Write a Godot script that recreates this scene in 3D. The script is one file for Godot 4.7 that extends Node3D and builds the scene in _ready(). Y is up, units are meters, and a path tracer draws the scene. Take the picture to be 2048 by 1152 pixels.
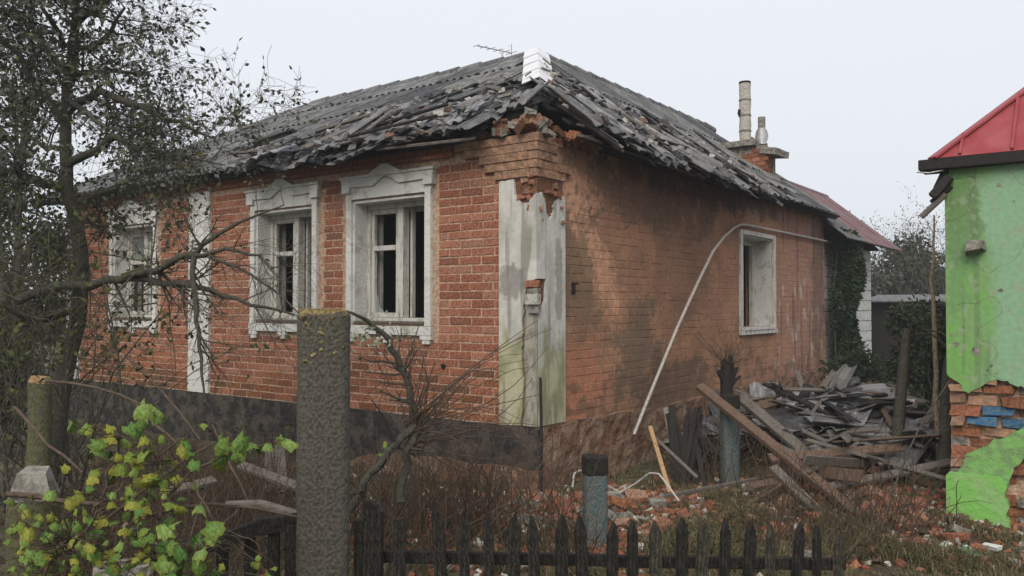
extends Node3D

const F := 1651.0
var cam_basis := Basis()
var cam_pos := Vector3(0, 1.57, 0)
var rng := RandomNumberGenerator.new()
var M := {}
var used := {}
var tex_cache := {}
var fn := FastNoiseLite.new()
var house: Node3D

# ---------------------------------------------------------------- mesh builder
class MB:
	var v := PackedVector3Array()
	var n := PackedVector3Array()
	var c := PackedColorArray()
	var uv := PackedVector2Array()
	var col := Color(1, 1, 1)
	var uvf: Callable
	func put(p: Vector3, nn: Vector3) -> void:
		v.append(p); n.append(nn); c.append(col)
		if uvf.is_valid(): uv.append(uvf.call(p))
	func tri(a: Vector3, b: Vector3, d: Vector3) -> void:
		var nn := (b - a).cross(d - a)
		if nn.length_squared() < 1e-16: return
		nn = nn.normalized()
		put(a, nn); put(d, nn); put(b, nn)
	func trin(a: Vector3, b: Vector3, d: Vector3, na: Vector3, nb: Vector3, nd: Vector3) -> void:
		put(a, na); put(d, nd); put(b, nb)
	func quad(a: Vector3, b: Vector3, d: Vector3, e: Vector3) -> void:
		tri(a, b, d); tri(a, d, e)
	func box(t: Transform3D, s: Vector3) -> void:
		cbox(t, s, 0.0)
	func corners(t: Transform3D, s: Vector3, j := 0.0, r: RandomNumberGenerator = null) -> PackedVector3Array:
		var o := PackedVector3Array()
		for i in 8:
			var p := Vector3(-0.5 if i & 1 == 0 else 0.5, -0.5 if i & 2 == 0 else 0.5, -0.5 if i & 4 == 0 else 0.5) * s
			if r: p += Vector3(r.randf_range(-j, j), r.randf_range(-j, j), r.randf_range(-j, j))
			o.append(t * p)
		return o
	func hexa(o: PackedVector3Array) -> void:
		quad(o[4], o[5], o[7], o[6]); quad(o[1], o[0], o[2], o[3])
		quad(o[5], o[1], o[3], o[7]); quad(o[0], o[4], o[6], o[2])
		quad(o[6], o[7], o[3], o[2]); quad(o[0], o[1], o[5], o[4])
	func jbox(t: Transform3D, s: Vector3, j: float, r: RandomNumberGenerator) -> void:
		hexa(corners(t, s, j, r))
	func cbox(t: Transform3D, s: Vector3, b: float) -> void:
		if b <= 0.0:
			hexa(corners(t, s)); return
		var h := s * 0.5
		# faces
		for ax in 3:
			for sg in [-1.0, 1.0]:
				var a1 := (ax + 1) % 3
				var a2 := (ax + 2) % 3
				var q: Array[Vector3] = []
				for k in [[-1, -1], [1, -1], [1, 1], [-1, 1]]:
					var p := Vector3.ZERO
					p[ax] = sg * h[ax]; p[a1] = k[0] * (h[a1] - b); p[a2] = k[1] * (h[a2] - b)
					q.append(t * p)
				if sg > 0: quad(q[0], q[1], q[2], q[3])
				else: quad(q[3], q[2], q[1], q[0])
		for ax in 3:
			var a1 := (ax + 1) % 3
			var a2 := (ax + 2) % 3
			for s1 in [-1.0, 1.0]:
				for s2 in [-1.0, 1.0]:
					var p := [Vector3.ZERO, Vector3.ZERO, Vector3.ZERO, Vector3.ZERO]
					for k in 4:
						var w := Vector3.ZERO
						w[ax] = (h[ax] - b) * (-1.0 if k == 0 or k == 3 else 1.0)
						if k < 2:
							w[a1] = s1 * h[a1]; w[a2] = s2 * (h[a2] - b)
						else:
							w[a1] = s1 * (h[a1] - b); w[a2] = s2 * h[a2]
						p[k] = t * w
					if s1 * s2 > 0: quad(p[0], p[1], p[2], p[3])
					else: quad(p[3], p[2], p[1], p[0])
	func brick(t: Transform3D, l: float, hh: float, proud: float, r: RandomNumberGenerator) -> void:
		# outward +z, centred, standing from z=-0.01
		var e := 0.004
		var A := []; var B := []; var C := []
		var k := [Vector2(-1, -1), Vector2(1, -1), Vector2(1, 1), Vector2(-1, 1)]
		for i in 4:
			var jx := r.randf_range(-0.003, 0.003); var jy := r.randf_range(-0.0025, 0.0025)
			var x: float = k[i].x * l * 0.5 + jx; var y: float = k[i].y * hh * 0.5 + jy
			A.append(t * Vector3(x, y, -0.01)); B.append(t * Vector3(x, y, proud - e))
			C.append(t * Vector3(x - k[i].x * e, y - k[i].y * e, proud + r.randf_range(-0.0015, 0.0015)))
		for i in 4:
			var j := (i + 1) % 4
			quad(A[i], A[j], B[j], B[i]); quad(B[i], B[j], C[j], C[i])
		quad(C[0], C[1], C[2], C[3])
	func tube(pts: Array, rads: Array, sides := 7, cap := true) -> void:
		var m := pts.size()
		if m < 2: return
		var rings := []
		var up := Vector3(0.31, 0.87, 0.22)
		for i in m:
			var d: Vector3 = (pts[mini(i + 1, m - 1)] - pts[maxi(i - 1, 0)])
			d = d.normalized() if d.length() > 1e-6 else Vector3.UP
			var s := d.cross(up)
			if s.length() < 0.05: s = d.cross(Vector3(1, 0, 0.1))
			s = s.normalized()
			up = s.cross(d).normalized()
			var ring := []
			for k in sides:
				var a := TAU * k / sides
				ring.append(s * cos(a) + up * sin(a))
			rings.append(ring)
		for i in m - 1:
			for k in sides:
				var k2 := (k + 1) % sides
				var n0: Vector3 = rings[i][k]; var n1: Vector3 = rings[i][k2]; var n2: Vector3 = rings[i + 1][k2]; var n3: Vector3 = rings[i + 1][k]
				var a0: Vector3 = pts[i] + n0 * rads[i]; var a1: Vector3 = pts[i] + n1 * rads[i]
				var a2: Vector3 = pts[i + 1] + n2 * rads[i + 1]; var a3: Vector3 = pts[i + 1] + n3 * rads[i + 1]
				trin(a0, a2, a1, n0, n2, n1); trin(a0, a3, a2, n0, n3, n2)
		if cap:
			for k in sides:
				var k2 := (k + 1) % sides
				tri(pts[0], pts[0] + rings[0][k] * rads[0], pts[0] + rings[0][k2] * rads[0])
				tri(pts[m - 1], pts[m - 1] + rings[m - 1][k2] * rads[m - 1], pts[m - 1] + rings[m - 1][k] * rads[m - 1])
	func extrude(poly: PackedVector2Array, t: Transform3D, z0: float, z1: float) -> void:
		var pl := poly
		if Geometry2D.is_polygon_clockwise(pl): pl.reverse()
		var ix := Geometry2D.triangulate_polygon(pl)
		for i in range(0, ix.size(), 3):
			var a := pl[ix[i]]; var b := pl[ix[i + 1]]; var d := pl[ix[i + 2]]
			if (b - a).cross(d - a) < 0:
				var q := b; b = d; d = q
			tri(t * Vector3(a.x, a.y, z1), t * Vector3(b.x, b.y, z1), t * Vector3(d.x, d.y, z1))
			tri(t * Vector3(a.x, a.y, z0), t * Vector3(d.x, d.y, z0), t * Vector3(b.x, b.y, z0))
		for i in pl.size():
			var a := pl[i]; var b := pl[(i + 1) % pl.size()]
			quad(t * Vector3(a.x, a.y, z0), t * Vector3(b.x, b.y, z0), t * Vector3(b.x, b.y, z1), t * Vector3(a.x, a.y, z1))
	func mesh() -> ArrayMesh:
		var a := []
		a.resize(Mesh.ARRAY_MAX)
		a[Mesh.ARRAY_VERTEX] = v; a[Mesh.ARRAY_NORMAL] = n; a[Mesh.ARRAY_COLOR] = c
		if uv.size() == v.size() and uv.size() > 0: a[Mesh.ARRAY_TEX_UV] = uv
		var am := ArrayMesh.new()
		am.add_surface_from_arrays(Mesh.PRIMITIVE_TRIANGLES, a)
		return am

# ---------------------------------------------------------------- object helpers
func numbered(nm: String) -> String:
	if not used.has(nm):
		used[nm] = 0
		return nm
	used[nm] += 1
	return "%s_%03d" % [nm, used[nm]]

func meta(o: Node, label: String, category: String, group := "", kind := "") -> void:
	if label: o.set_meta("label", label)
	if category: o.set_meta("category", category)
	if group: o.set_meta("group", group)
	if kind: o.set_meta("kind", kind)

func thing(nm: String, label: String, category: String, at_ := Vector3.ZERO, turn := 0.0, group := "") -> Node3D:
	var o := Node3D.new()
	o.name = numbered(nm)
	add_child(o)
	o.position = at_; o.rotation.y = turn
	meta(o, label, category, group)
	return o

func mi(nm: String, mesh: Mesh, mat: Material, parent: Node) -> MeshInstance3D:
	var o := MeshInstance3D.new()
	o.name = nm
	o.mesh = mesh
	o.material_override = mat
	parent.add_child(o, true)
	return o

func part(nm: String, mb: MB, mat: Material, parent: Node) -> MeshInstance3D:
	return mi(nm, mb.mesh(), mat, parent)

func solo(nm: String, mb: MB, mat: Material, label: String, category: String, group := "", kind := "") -> MeshInstance3D:
	var o := mi(numbered(nm), mb.mesh(), mat, self)
	meta(o, label, category, group, kind)
	return o

func at(u: float, w: float, z: float) -> Vector3:
	var d := cam_basis * Vector3((u - 1024.0) / F, (576.0 - w) / F, -1.0)
	return cam_pos + d * (z / -d.z)

func T(p: Vector3, b := Basis()) -> Transform3D:
	return Transform3D(b, p)

# basis whose x axis runs from a to b, y as near to up as it gets
func along(a: Vector3, b: Vector3, roll := 0.0) -> Basis:
	var x := (b - a).normalized()
	var up := Vector3.UP if absf(x.y) < 0.95 else Vector3(0.2, 0.1, 1).normalized()
	var z := x.cross(up).normalized()
	var y := z.cross(x).normalized()
	return Basis(x, y, z).rotated(x, roll)

func stick(mb: MB, a: Vector3, b: Vector3, w: float, h: float, roll := 0.0, bev := 0.003) -> void:
	mb.cbox(Transform3D(along(a, b, roll), (a + b) * 0.5), Vector3(a.distance_to(b), h, w), bev)

# ---------------------------------------------------------------- textures and materials
func noise_bytes(size: int, freq: float, sd: int, oct: int, stretch := Vector2.ONE) -> PackedByteArray:
	var f := FastNoiseLite.new()
	f.noise_type = FastNoiseLite.TYPE_SIMPLEX_SMOOTH
	f.seed = sd; f.frequency = freq
	f.fractal_octaves = oct
	if stretch == Vector2.ONE:
		var im := f.get_seamless_image(size, size)
		im.convert(Image.FORMAT_L8)
		return im.get_data()
	var im2 := f.get_seamless_image(int(size / stretch.x), int(size / stretch.y))
	im2.convert(Image.FORMAT_L8)
	im2.resize(size, size, Image.INTERPOLATE_CUBIC)
	return im2.get_data()

# two colours (linear) mixed by noise: coarse blotches with sharpness, and fine grain multiplying
func two_tone(key: String, c1: Color, c2: Color, freq: float, sd: int, lo := 0.35, hi := 0.65, grain := 0.25, stretch := Vector2.ONE, size := 512) -> ImageTexture:
	if tex_cache.has(key): return tex_cache[key]
	var a := noise_bytes(size, freq, sd, 5, stretch)
	var b := noise_bytes(size, 0.09, sd + 7, 3, stretch)
	var lut := []
	for i in 256:
		var k := smoothstep(lo, hi, i / 255.0)
		lut.append(c1.lerp(c2, k))
	var out := PackedByteArray()
	out.resize(size * size * 3)
	var g := []
	for i in 256: g.append(1.0 - grain + 2.0 * grain * i / 255.0)
	var srgb := PackedByteArray()
	srgb.resize(1025)
	for i in 1025: srgb[i] = int(clampf(Color(i / 1024.0, 0, 0).linear_to_srgb().r, 0, 1) * 255.0 + 0.5)
	for i in size * size:
		var q: Color = lut[a[i]]
		var m: float = g[b[i]]
		out[i * 3] = srgb[mini(int(q.r * m * 1024.0), 1024)]
		out[i * 3 + 1] = srgb[mini(int(q.g * m * 1024.0), 1024)]
		out[i * 3 + 2] = srgb[mini(int(q.b * m * 1024.0), 1024)]
	var im := Image.create_from_data(size, size, false, Image.FORMAT_RGB8, out)
	var t := ImageTexture.create_from_image(im)
	tex_cache[key] = t
	return t

func bump(key: String, freq: float, sd: int, oct: int, strength: float, stretch := Vector2.ONE, size := 512) -> ImageTexture:
	if tex_cache.has(key): return tex_cache[key]
	var im := Image.create_from_data(size, size, false, Image.FORMAT_L8, noise_bytes(size, freq, sd, oct, stretch))
	im.convert(Image.FORMAT_RGBA8)
	im.bump_map_to_normal_map(strength)
	var t := ImageTexture.create_from_image(im)
	tex_cache[key] = t
	return t

func mat(tint: Color, rough: float, tex: Texture2D, scale: Vector3, nrm: Texture2D = null, ns := 0.6, vc := false, world := false) -> StandardMaterial3D:
	var m := StandardMaterial3D.new()
	m.albedo_color = tint.linear_to_srgb()
	m.roughness = rough
	m.metallic_specular = 0.35
	if tex:
		m.albedo_texture = tex
		m.uv1_triplanar = true
		m.uv1_world_triplanar = world
		m.uv1_scale = scale
	if nrm:
		m.normal_enabled = true
		m.normal_texture = nrm
		m.normal_scale = ns
	m.vertex_color_use_as_albedo = vc
	return m

func L(r: float, g: float, b: float) -> Color:
	return Color(r, g, b)

func make_materials() -> void:
	var W := Color(1, 1, 1)
	var grain := two_tone("grain", L(0.55, 0.55, 0.55), L(1, 1, 1), 0.02, 3, 0.3, 0.7, 0.18)
	var grain2 := two_tone("grain2", L(0.6, 0.58, 0.56), L(1, 0.98, 0.95), 0.012, 11, 0.35, 0.65, 0.25)
	var wood := two_tone("wood", L(0.5, 0.48, 0.46), L(1, 1, 1), 0.05, 5, 0.3, 0.7, 0.2, Vector2(1, 1))
	var bf := bump("bf", 0.06, 21, 4, 6.0)
	var bc := bump("bc", 0.02, 22, 5, 9.0)
	tex_cache["bfn"] = bf
	# brick faces of the front wall, eight tones
	var tones := [L(0.32, 0.122, 0.070), L(0.36, 0.150, 0.088), L(0.29, 0.105, 0.063), L(0.39, 0.170, 0.103), L(0.33, 0.138, 0.084), L(0.25, 0.10, 0.063), L(0.31, 0.118, 0.068), L(0.35, 0.170, 0.112)]
	var bricks := []
	for i in tones.size():
		var m := mat(tones[i] * 1.14 + L(0.008, 0.010, 0.010), 0.9, grain, Vector3.ONE * 3.2, bf, 0.7)
		m.uv1_offset = Vector3(i * 0.37, i * 0.61, i * 0.23)
		bricks.append(m)
	M.bricks = bricks
	M.tones = tones
	# dirty, mossy bricks low on the wall
	var dirty := []
	for i in 4:
		var m := mat([L(0.20, 0.085, 0.045), L(0.24, 0.10, 0.05), L(0.16, 0.08, 0.045), L(0.27, 0.115, 0.06)][i] * 1.2, 0.95, grain, Vector3.ONE * 3.0, bf, 0.7)
		m.uv1_offset = Vector3(i * 0.31, i * 0.17, 0.4)
		dirty.append(m)
	M.dirty = dirty
	M.dusty = []
	for i in 5:
		var m := mat([L(0.34, 0.165, 0.11), L(0.29, 0.13, 0.085), L(0.34, 0.215, 0.155), L(0.25, 0.145, 0.105), L(0.36, 0.15, 0.09)][i], 0.95, grain2, Vector3.ONE * 5.0, bf, 0.9)
		m.uv1_offset = Vector3(i * 0.31, i * 0.17, 0.4)
		M.dusty.append(m)
	M.brick_vc = mat(L(1.16, 1.19, 1.22), 0.92, grain, Vector3.ONE * 2.6, bf, 0.7, true)
	M.rubble = mat(L(1.15, 1.15, 1.15), 0.95, grain2, Vector3.ONE * 5.0, bf, 1.0, true)
	M.mortar = mat(W, 0.95, two_tone("mortar", L(0.38, 0.245, 0.17), L(0.52, 0.38, 0.28), 0.02, 31, 0.3, 0.7, 0.2), Vector3.ONE * 1.5, bf, 1.0)
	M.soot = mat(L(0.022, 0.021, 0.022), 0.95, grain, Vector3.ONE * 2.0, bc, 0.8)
	M.char = mat(L(0.035, 0.032, 0.031), 0.85, wood, Vector3(1.0, 9, 9), bf, 1.0)
	M.tar_shade = mat(W, 0.8, two_tone("tar_shade", L(0.028, 0.027, 0.027), L(0.075, 0.064, 0.055), 0.012, 41, 0.42, 0.68, 0.25), Vector3.ONE * 0.7, bc, 0.9)
	M.plinth = mat(W, 0.9, two_tone("plinth", L(0.17, 0.095, 0.060), L(0.25, 0.17, 0.12), 0.011, 43, 0.35, 0.7, 0.3), Vector3.ONE * 0.55, bc, 1.0)
	M.white = mat(W, 0.75, two_tone("white", L(0.60, 0.61, 0.59), L(0.44, 0.43, 0.39), 0.012, 45, 0.55, 0.85, 0.08), Vector3.ONE * 0.7, bf, 0.3)
	M.white2 = mat(W, 0.75, two_tone("white2", L(0.55, 0.55, 0.52), L(0.38, 0.37, 0.33), 0.014, 47, 0.5, 0.8, 0.12), Vector3(1.5, 0.5, 1.5), bf, 0.35)
	M.plaster = mat(W, 0.9, two_tone("plaster", L(0.47, 0.48, 0.45), L(0.27, 0.29, 0.21), 0.011, 49, 0.40, 0.70, 0.2), Vector3(1.1, 0.7, 1.1), bc, 0.8)
	M.plaster_moss = mat(W, 0.92, two_tone("plastermoss", L(0.38, 0.38, 0.29), L(0.155, 0.165, 0.085), 0.013, 51, 0.32, 0.68, 0.3), Vector3(1.1, 0.6, 1.1), bc, 0.9)
	M.cement = mat(W, 0.95, two_tone("cement", L(0.25, 0.24, 0.215), L(0.13, 0.12, 0.105), 0.02, 53, 0.35, 0.65, 0.3), Vector3.ONE * 1.3, bc, 1.0)
	M.tan = mat(W, 0.95, two_tone("tan", L(0.34, 0.205, 0.135), L(0.25, 0.155, 0.105), 0.018, 55, 0.35, 0.65, 0.25), Vector3.ONE * 1.2, bc, 1.0, true)
	var slate := two_tone("slate", L(0.098, 0.100, 0.104), L(0.190, 0.193, 0.196), 0.012, 57, 0.35, 0.68, 0.28)
	M.slate = []
	for i in 6:
		var k: float = [1.0, 0.8, 1.2, 0.65, 1.05, 1.45][i]
		var m := mat(L(k, k, k * [1.0, 1.02, 1.0, 1.0, 0.97, 1.04][i]), 0.85, slate, Vector3(1.6, 0.6, 1.6), bf, 0.7)
		m.uv1_offset = Vector3(i * 0.41, i * 0.29, 0)
		M.slate.append(m)
	M.slate_burnt = mat(L(0.42, 0.43, 0.47), 0.8, slate, Vector3(1.6, 0.8, 1.6), bf, 0.7)
	M.slate_chip = mat(W, 0.9, grain2, Vector3.ONE * 4.0, bf, 0.8, true)
	M.tarpaper = mat(W, 0.6, two_tone("tarpaper", L(0.030, 0.034, 0.043), L(0.10, 0.11, 0.13), 0.013, 59, 0.5, 0.75, 0.2), Vector3.ONE * 1.2, bc, 0.8)
	M.cap = mat(W, 0.55, two_tone("cap", L(0.66, 0.68, 0.71), L(0.50, 0.52, 0.55), 0.012, 61, 0.45, 0.8, 0.05), Vector3.ONE * 0.9, bc, 0.3)
	M.greywood = mat(W, 0.85, two_tone("greywood", L(0.17, 0.155, 0.14), L(0.095, 0.082, 0.070), 0.04, 63, 0.3, 0.7, 0.3), Vector3(0.5, 5, 5), bf, 0.9)
	M.brownwood = mat(W, 0.85, two_tone("brownwood", L(0.17, 0.115, 0.085), L(0.085, 0.055, 0.042), 0.04, 65, 0.3, 0.7, 0.3), Vector3(0.5, 5, 5), bf, 0.9)
	M.palewood = mat(W, 0.8, two_tone("palewood", L(0.45, 0.30, 0.16), L(0.30, 0.19, 0.10), 0.04, 67, 0.3, 0.7, 0.25), Vector3(0.6, 5, 5), bf, 0.7)
	M.darkwood = mat(W, 0.8, two_tone("darkwood", L(0.012, 0.011, 0.010), L(0.032, 0.029, 0.022), 0.03, 69, 0.4, 0.72, 0.3), Vector3(4, 0.8, 4), bf, 0.9)
	M.darkwood2 = mat(W, 0.8, two_tone("darkwood2", L(0.030, 0.027, 0.022), L(0.070, 0.064, 0.045), 0.03, 70, 0.4, 0.72, 0.3), Vector3(4, 0.8, 4), bf, 0.9)
	M.mossywood = mat(W, 0.9, two_tone("mossywood", L(0.085, 0.08, 0.06), L(0.10, 0.105, 0.045), 0.02, 71, 0.35, 0.65, 0.35), Vector3(4, 0.7, 4), bf, 0.9)
	M.concrete = mat(W, 0.95, two_tone("concrete", L(0.105, 0.100, 0.084), L(0.054, 0.050, 0.041), 0.02, 73, 0.3, 0.75, 0.45), Vector3.ONE * 4.5, bc, 1.1)
	M.concrete_moss = mat(W, 0.95, two_tone("concretemoss", L(0.30, 0.25, 0.12), L(0.15, 0.12, 0.05), 0.03, 75, 0.35, 0.65, 0.35), Vector3.ONE * 4.0, bc, 1.2)
	M.bluepaint = mat(W, 0.8, two_tone("bluepaint", L(0.085, 0.125, 0.135), L(0.125, 0.125, 0.115), 0.02, 77, 0.42, 0.6, 0.3), Vector3(3, 0.8, 3), bf, 0.8)
	M.green = mat(W, 0.8, two_tone("greenpaint", L(0.21, 0.375, 0.225), L(0.25, 0.40, 0.275), 0.006, 79, 0.38, 0.62, 0.12), Vector3.ONE * 0.9, bc, 0.35)
	M.green_low = mat(W, 0.8, two_tone("greenlow", L(0.19, 0.45, 0.105), L(0.24, 0.43, 0.16), 0.008, 81, 0.4, 0.75, 0.12), Vector3.ONE * 1.2, bc, 0.4)
	M.green_dirty2 = mat(W, 0.85, two_tone("greendirty2", L(0.19, 0.39, 0.12), L(0.17, 0.29, 0.12), 0.012, 82, 0.4, 0.65, 0.2), Vector3.ONE * 1.6, bc, 0.4)
	M.green_dirty = mat(W, 0.85, two_tone("greendirty", L(0.15, 0.29, 0.13), L(0.10, 0.20, 0.065), 0.012, 80, 0.38, 0.62, 0.2), Vector3.ONE * 1.2, bc, 0.4)
	M.redmetal = mat(W, 0.5, two_tone("redmetal", L(0.26, 0.040, 0.048), L(0.32, 0.07, 0.08), 0.01, 83, 0.4, 0.7, 0.08), Vector3.ONE * 0.8)
	M.maroon = mat(W, 0.6, two_tone("maroon", L(0.135, 0.075, 0.082), L(0.19, 0.125, 0.13), 0.01, 85, 0.4, 0.7, 0.12), Vector3.ONE * 0.8)
	M.block = mat(W, 0.9, two_tone("block", L(0.58, 0.59, 0.58), L(0.42, 0.43, 0.41), 0.014, 87, 0.45, 0.75, 0.12), Vector3.ONE * 1.0, bc, 0.6)
	M.pipe = mat(W, 0.6, two_tone("pipe", L(0.44, 0.43, 0.40), L(0.26, 0.24, 0.21), 0.02, 89, 0.5, 0.75, 0.15), Vector3.ONE * 3.0)
	M.flue = mat(W, 0.9, two_tone("flue", L(0.52, 0.50, 0.46), L(0.14, 0.12, 0.105), 0.03, 91, 0.52, 0.66, 0.25), Vector3.ONE * 3.0, bf, 0.6)
	M.zinc = mat(L(0.6, 0.61, 0.62), 0.45, grain, Vector3.ONE * 3.0)
	M.zinc.metallic = 0.7
	M.blueblot = mat(W, 0.85, two_tone("blueblot", L(0.03, 0.12, 0.25), L(0.10, 0.16, 0.19), 0.02, 93, 0.4, 0.65, 0.3), Vector3.ONE * 3.0, bf, 0.6)
	M.bark = mat(W, 0.95, two_tone("bark", L(0.055, 0.053, 0.044), L(0.090, 0.088, 0.066), 0.03, 95, 0.4, 0.7, 0.4), Vector3(4, 1.6, 4), bc, 1.3)
	M.twig = mat(L(0.115, 0.085, 0.065), 0.9, grain2, Vector3.ONE * 4.0, null, 0.5, true)
	M.twig_moss = mat(L(0.12, 0.115, 0.075), 0.9, grain2, Vector3.ONE * 4.0)
	M.pale_bark = mat(W, 0.85, two_tone("palebark", L(0.36, 0.30, 0.21), L(0.17, 0.14, 0.10), 0.03, 97, 0.4, 0.66, 0.3), Vector3(4, 1.2, 4), bf, 0.7)
	M.ground = mat(W, 1.0, two_tone("ground", L(0.060, 0.047, 0.030), L(0.092, 0.088, 0.048), 0.012, 99, 0.35, 0.65, 0.45), Vector3.ONE * 0.45, bc, 1.6)
	M.leaf_dark = leaf_mat(L(0.9, 0.9, 0.9), L(0.03, 0.04, 0.02), true)
	M.grass = leaf_mat(L(0.9, 0.9, 0.9), L(0.05, 0.05, 0.02), true)
	M.glass = StandardMaterial3D.new()
	M.glass.transparency = BaseMaterial3D.TRANSPARENCY_ALPHA
	M.glass.albedo_color = Color(0.75, 0.8, 0.8, 0.22)
	M.glass.roughness = 0.08

func leaf_mat(tint: Color, back: Color, vc: bool) -> StandardMaterial3D:
	var m := StandardMaterial3D.new()
	m.albedo_color = tint.linear_to_srgb()
	m.roughness = 0.7
	m.metallic_specular = 0.3
	m.vertex_color_use_as_albedo = vc
	m.backlight_enabled = true
	m.backlight = back.linear_to_srgb()
	m.cull_mode = BaseMaterial3D.CULL_DISABLED
	return m

func bump_at(x: float, z: float, cx: float, cz: float, rx: float, rz: float, h: float) -> float:
	var d := pow((x - cx) / rx, 2) + pow((z - cz) / rz, 2)
	return h * exp(-d * 1.6)

func gh(x: float, z: float) -> float:
	var y := fn.get_noise_2d(x * 60.0, z * 60.0) * 0.05 + fn.get_noise_2d(x * 300.0, z * 300.0) * 0.018
	y += bump_at(x, z, 0.75, -5.95, 1.4, 0.8, 0.13)
	y += bump_at(x, z, 3.1, -8.1, 1.1, 1.7, 0.58)
	y += bump_at(x, z, 2.6, -6.5, 0.5, 0.6, 0.08)
	return y

func _ready() -> void:
	rng.seed = 4711
	fn.seed = 5; fn.frequency = 0.01; fn.fractal_octaves = 3
	# camera
	var cam := Camera3D.new()
	cam.name = "camera"
	cam.fov = rad_to_deg(2.0 * atan(576.0 / F))
	cam.position = cam_pos
	cam.rotation.x = atan(36.0 / F)
	cam.far = 600.0
	cam.near = 0.05
	add_child(cam)
	cam_basis = cam.transform.basis
	cam.current = true
	# sky and exposure
	var env := Environment.new()
	env.background_mode = Environment.BG_SKY
	var sm := ProceduralSkyMaterial.new()
	sm.sky_top_color = Color(0.765, 0.776, 0.808)
	sm.sky_horizon_color = Color(0.735, 0.752, 0.770)
	sm.sky_curve = 0.25
	sm.sky_energy_multiplier = 1.0
	sm.ground_horizon_color = Color(0.55, 0.55, 0.54)
	sm.ground_bottom_color = Color(0.30, 0.29, 0.27)
	sm.sun_angle_max = 1.0
	sm.use_debanding = false
	var sky := Sky.new()
	sky.sky_material = sm
	env.sky = sky
	env.tonemap_mode = Environment.TONE_MAPPER_LINEAR
	env.tonemap_exposure = 1.62
	env.sdfgi_enabled = true; env.ssao_enabled = true; env.ssil_enabled = true
	env.fog_enabled = true
	env.fog_density = 0.0025
	env.fog_light_color = Color(0.87, 0.89, 0.91)
	var we := WorldEnvironment.new()
	we.environment = env
	add_child(we)
	# weak veiled sun, behind the camera to the left, high
	var sun := DirectionalLight3D.new()
	sun.name = "sun"
	sun.light_energy = 0.5
	sun.light_color = Color(1.0, 0.97, 0.93)
	sun.light_angular_distance = 40.0
	sun.shadow_enabled = true
	sun.rotation = Vector3(deg_to_rad(-40), deg_to_rad(-14), 0)
	add_child(sun)
	make_materials()
	build_ground()
	build_house()
	build_annex()
	build_green_house()
	build_fence()
	build_rubble()
	build_heap()
	build_vegetation()
	build_small_things()

# ---------------------------------------------------------------- ground
func build_ground() -> void:
	var xs := []
	var zs := []
	var x := -7.0
	while x <= 7.01: xs.append(x); x += 0.14
	for k in [9, 12, 17, 25, 40, 70, 120, 250]:
		xs.append(float(k)); xs.push_front(-float(k))
	x = -1.5
	while x >= -13.01: zs.append(x); x -= 0.14
	for k in [15, 18, 23, 30, 45, 70, 120, 250]: zs.append(-float(k))
	for k in [0.5, 3, 8, 20, 60]: zs.push_front(float(k))
	var mb := MB.new()
	var P := []
	for zz in zs:
		var row := []
		for xx in xs:
			var y := gh(xx, zz)
			var nn := Vector3(gh(xx - 0.05, zz) - gh(xx + 0.05, zz), 0.1, gh(xx, zz - 0.05) - gh(xx, zz + 0.05)).normalized()
			row.append([Vector3(xx, y, zz), nn])
		P.append(row)
	for j in zs.size() - 1:
		for i in xs.size() - 1:
			var a = P[j][i]; var b = P[j][i + 1]; var c = P[j + 1][i + 1]; var d = P[j + 1][i]
			mb.trin(a[0], b[0], c[0], a[1], b[1], c[1])
			mb.trin(a[0], c[0], d[0], a[1], c[1], d[1])
	var o := mi("ground", mb.mesh(), M.ground, self)
	o.set_meta("kind", "structure")
	o.set_meta("label", "bare brown soil and trampled yard ground")

# ---------------------------------------------------------------- painted wear maps
func paint(w: int, h: int, f: Callable) -> ImageTexture:
	var im := Image.create(w, h, false, Image.FORMAT_RGB8)
	for j in h:
		for i in w:
			var q: Color = f.call((i + 0.5) / w, (j + 0.5) / h)
			im.set_pixel(i, j, q.linear_to_srgb())
	return ImageTexture.create_from_image(im)

var nz := FastNoiseLite.new()
func nn2(x: float, y: float) -> float:
	return nz.get_noise_2d(x, y) * 0.5 + 0.5

func blob(x: float, y: float, cx: float, cy: float, rx: float, ry: float, rag: float) -> float:
	var d := sqrt(pow((x - cx) / rx, 2) + pow((y - cy) / ry, 2))
	d += (nn2(x * 42.0 + 31, y * 42.0) - 0.5) * rag * 2.0
	d += (nn2(x * 260.0, y * 260.0 + 77) - 0.5) * rag * 1.1
	return 1.0 - smoothstep(0.75, 1.15, d)

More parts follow.
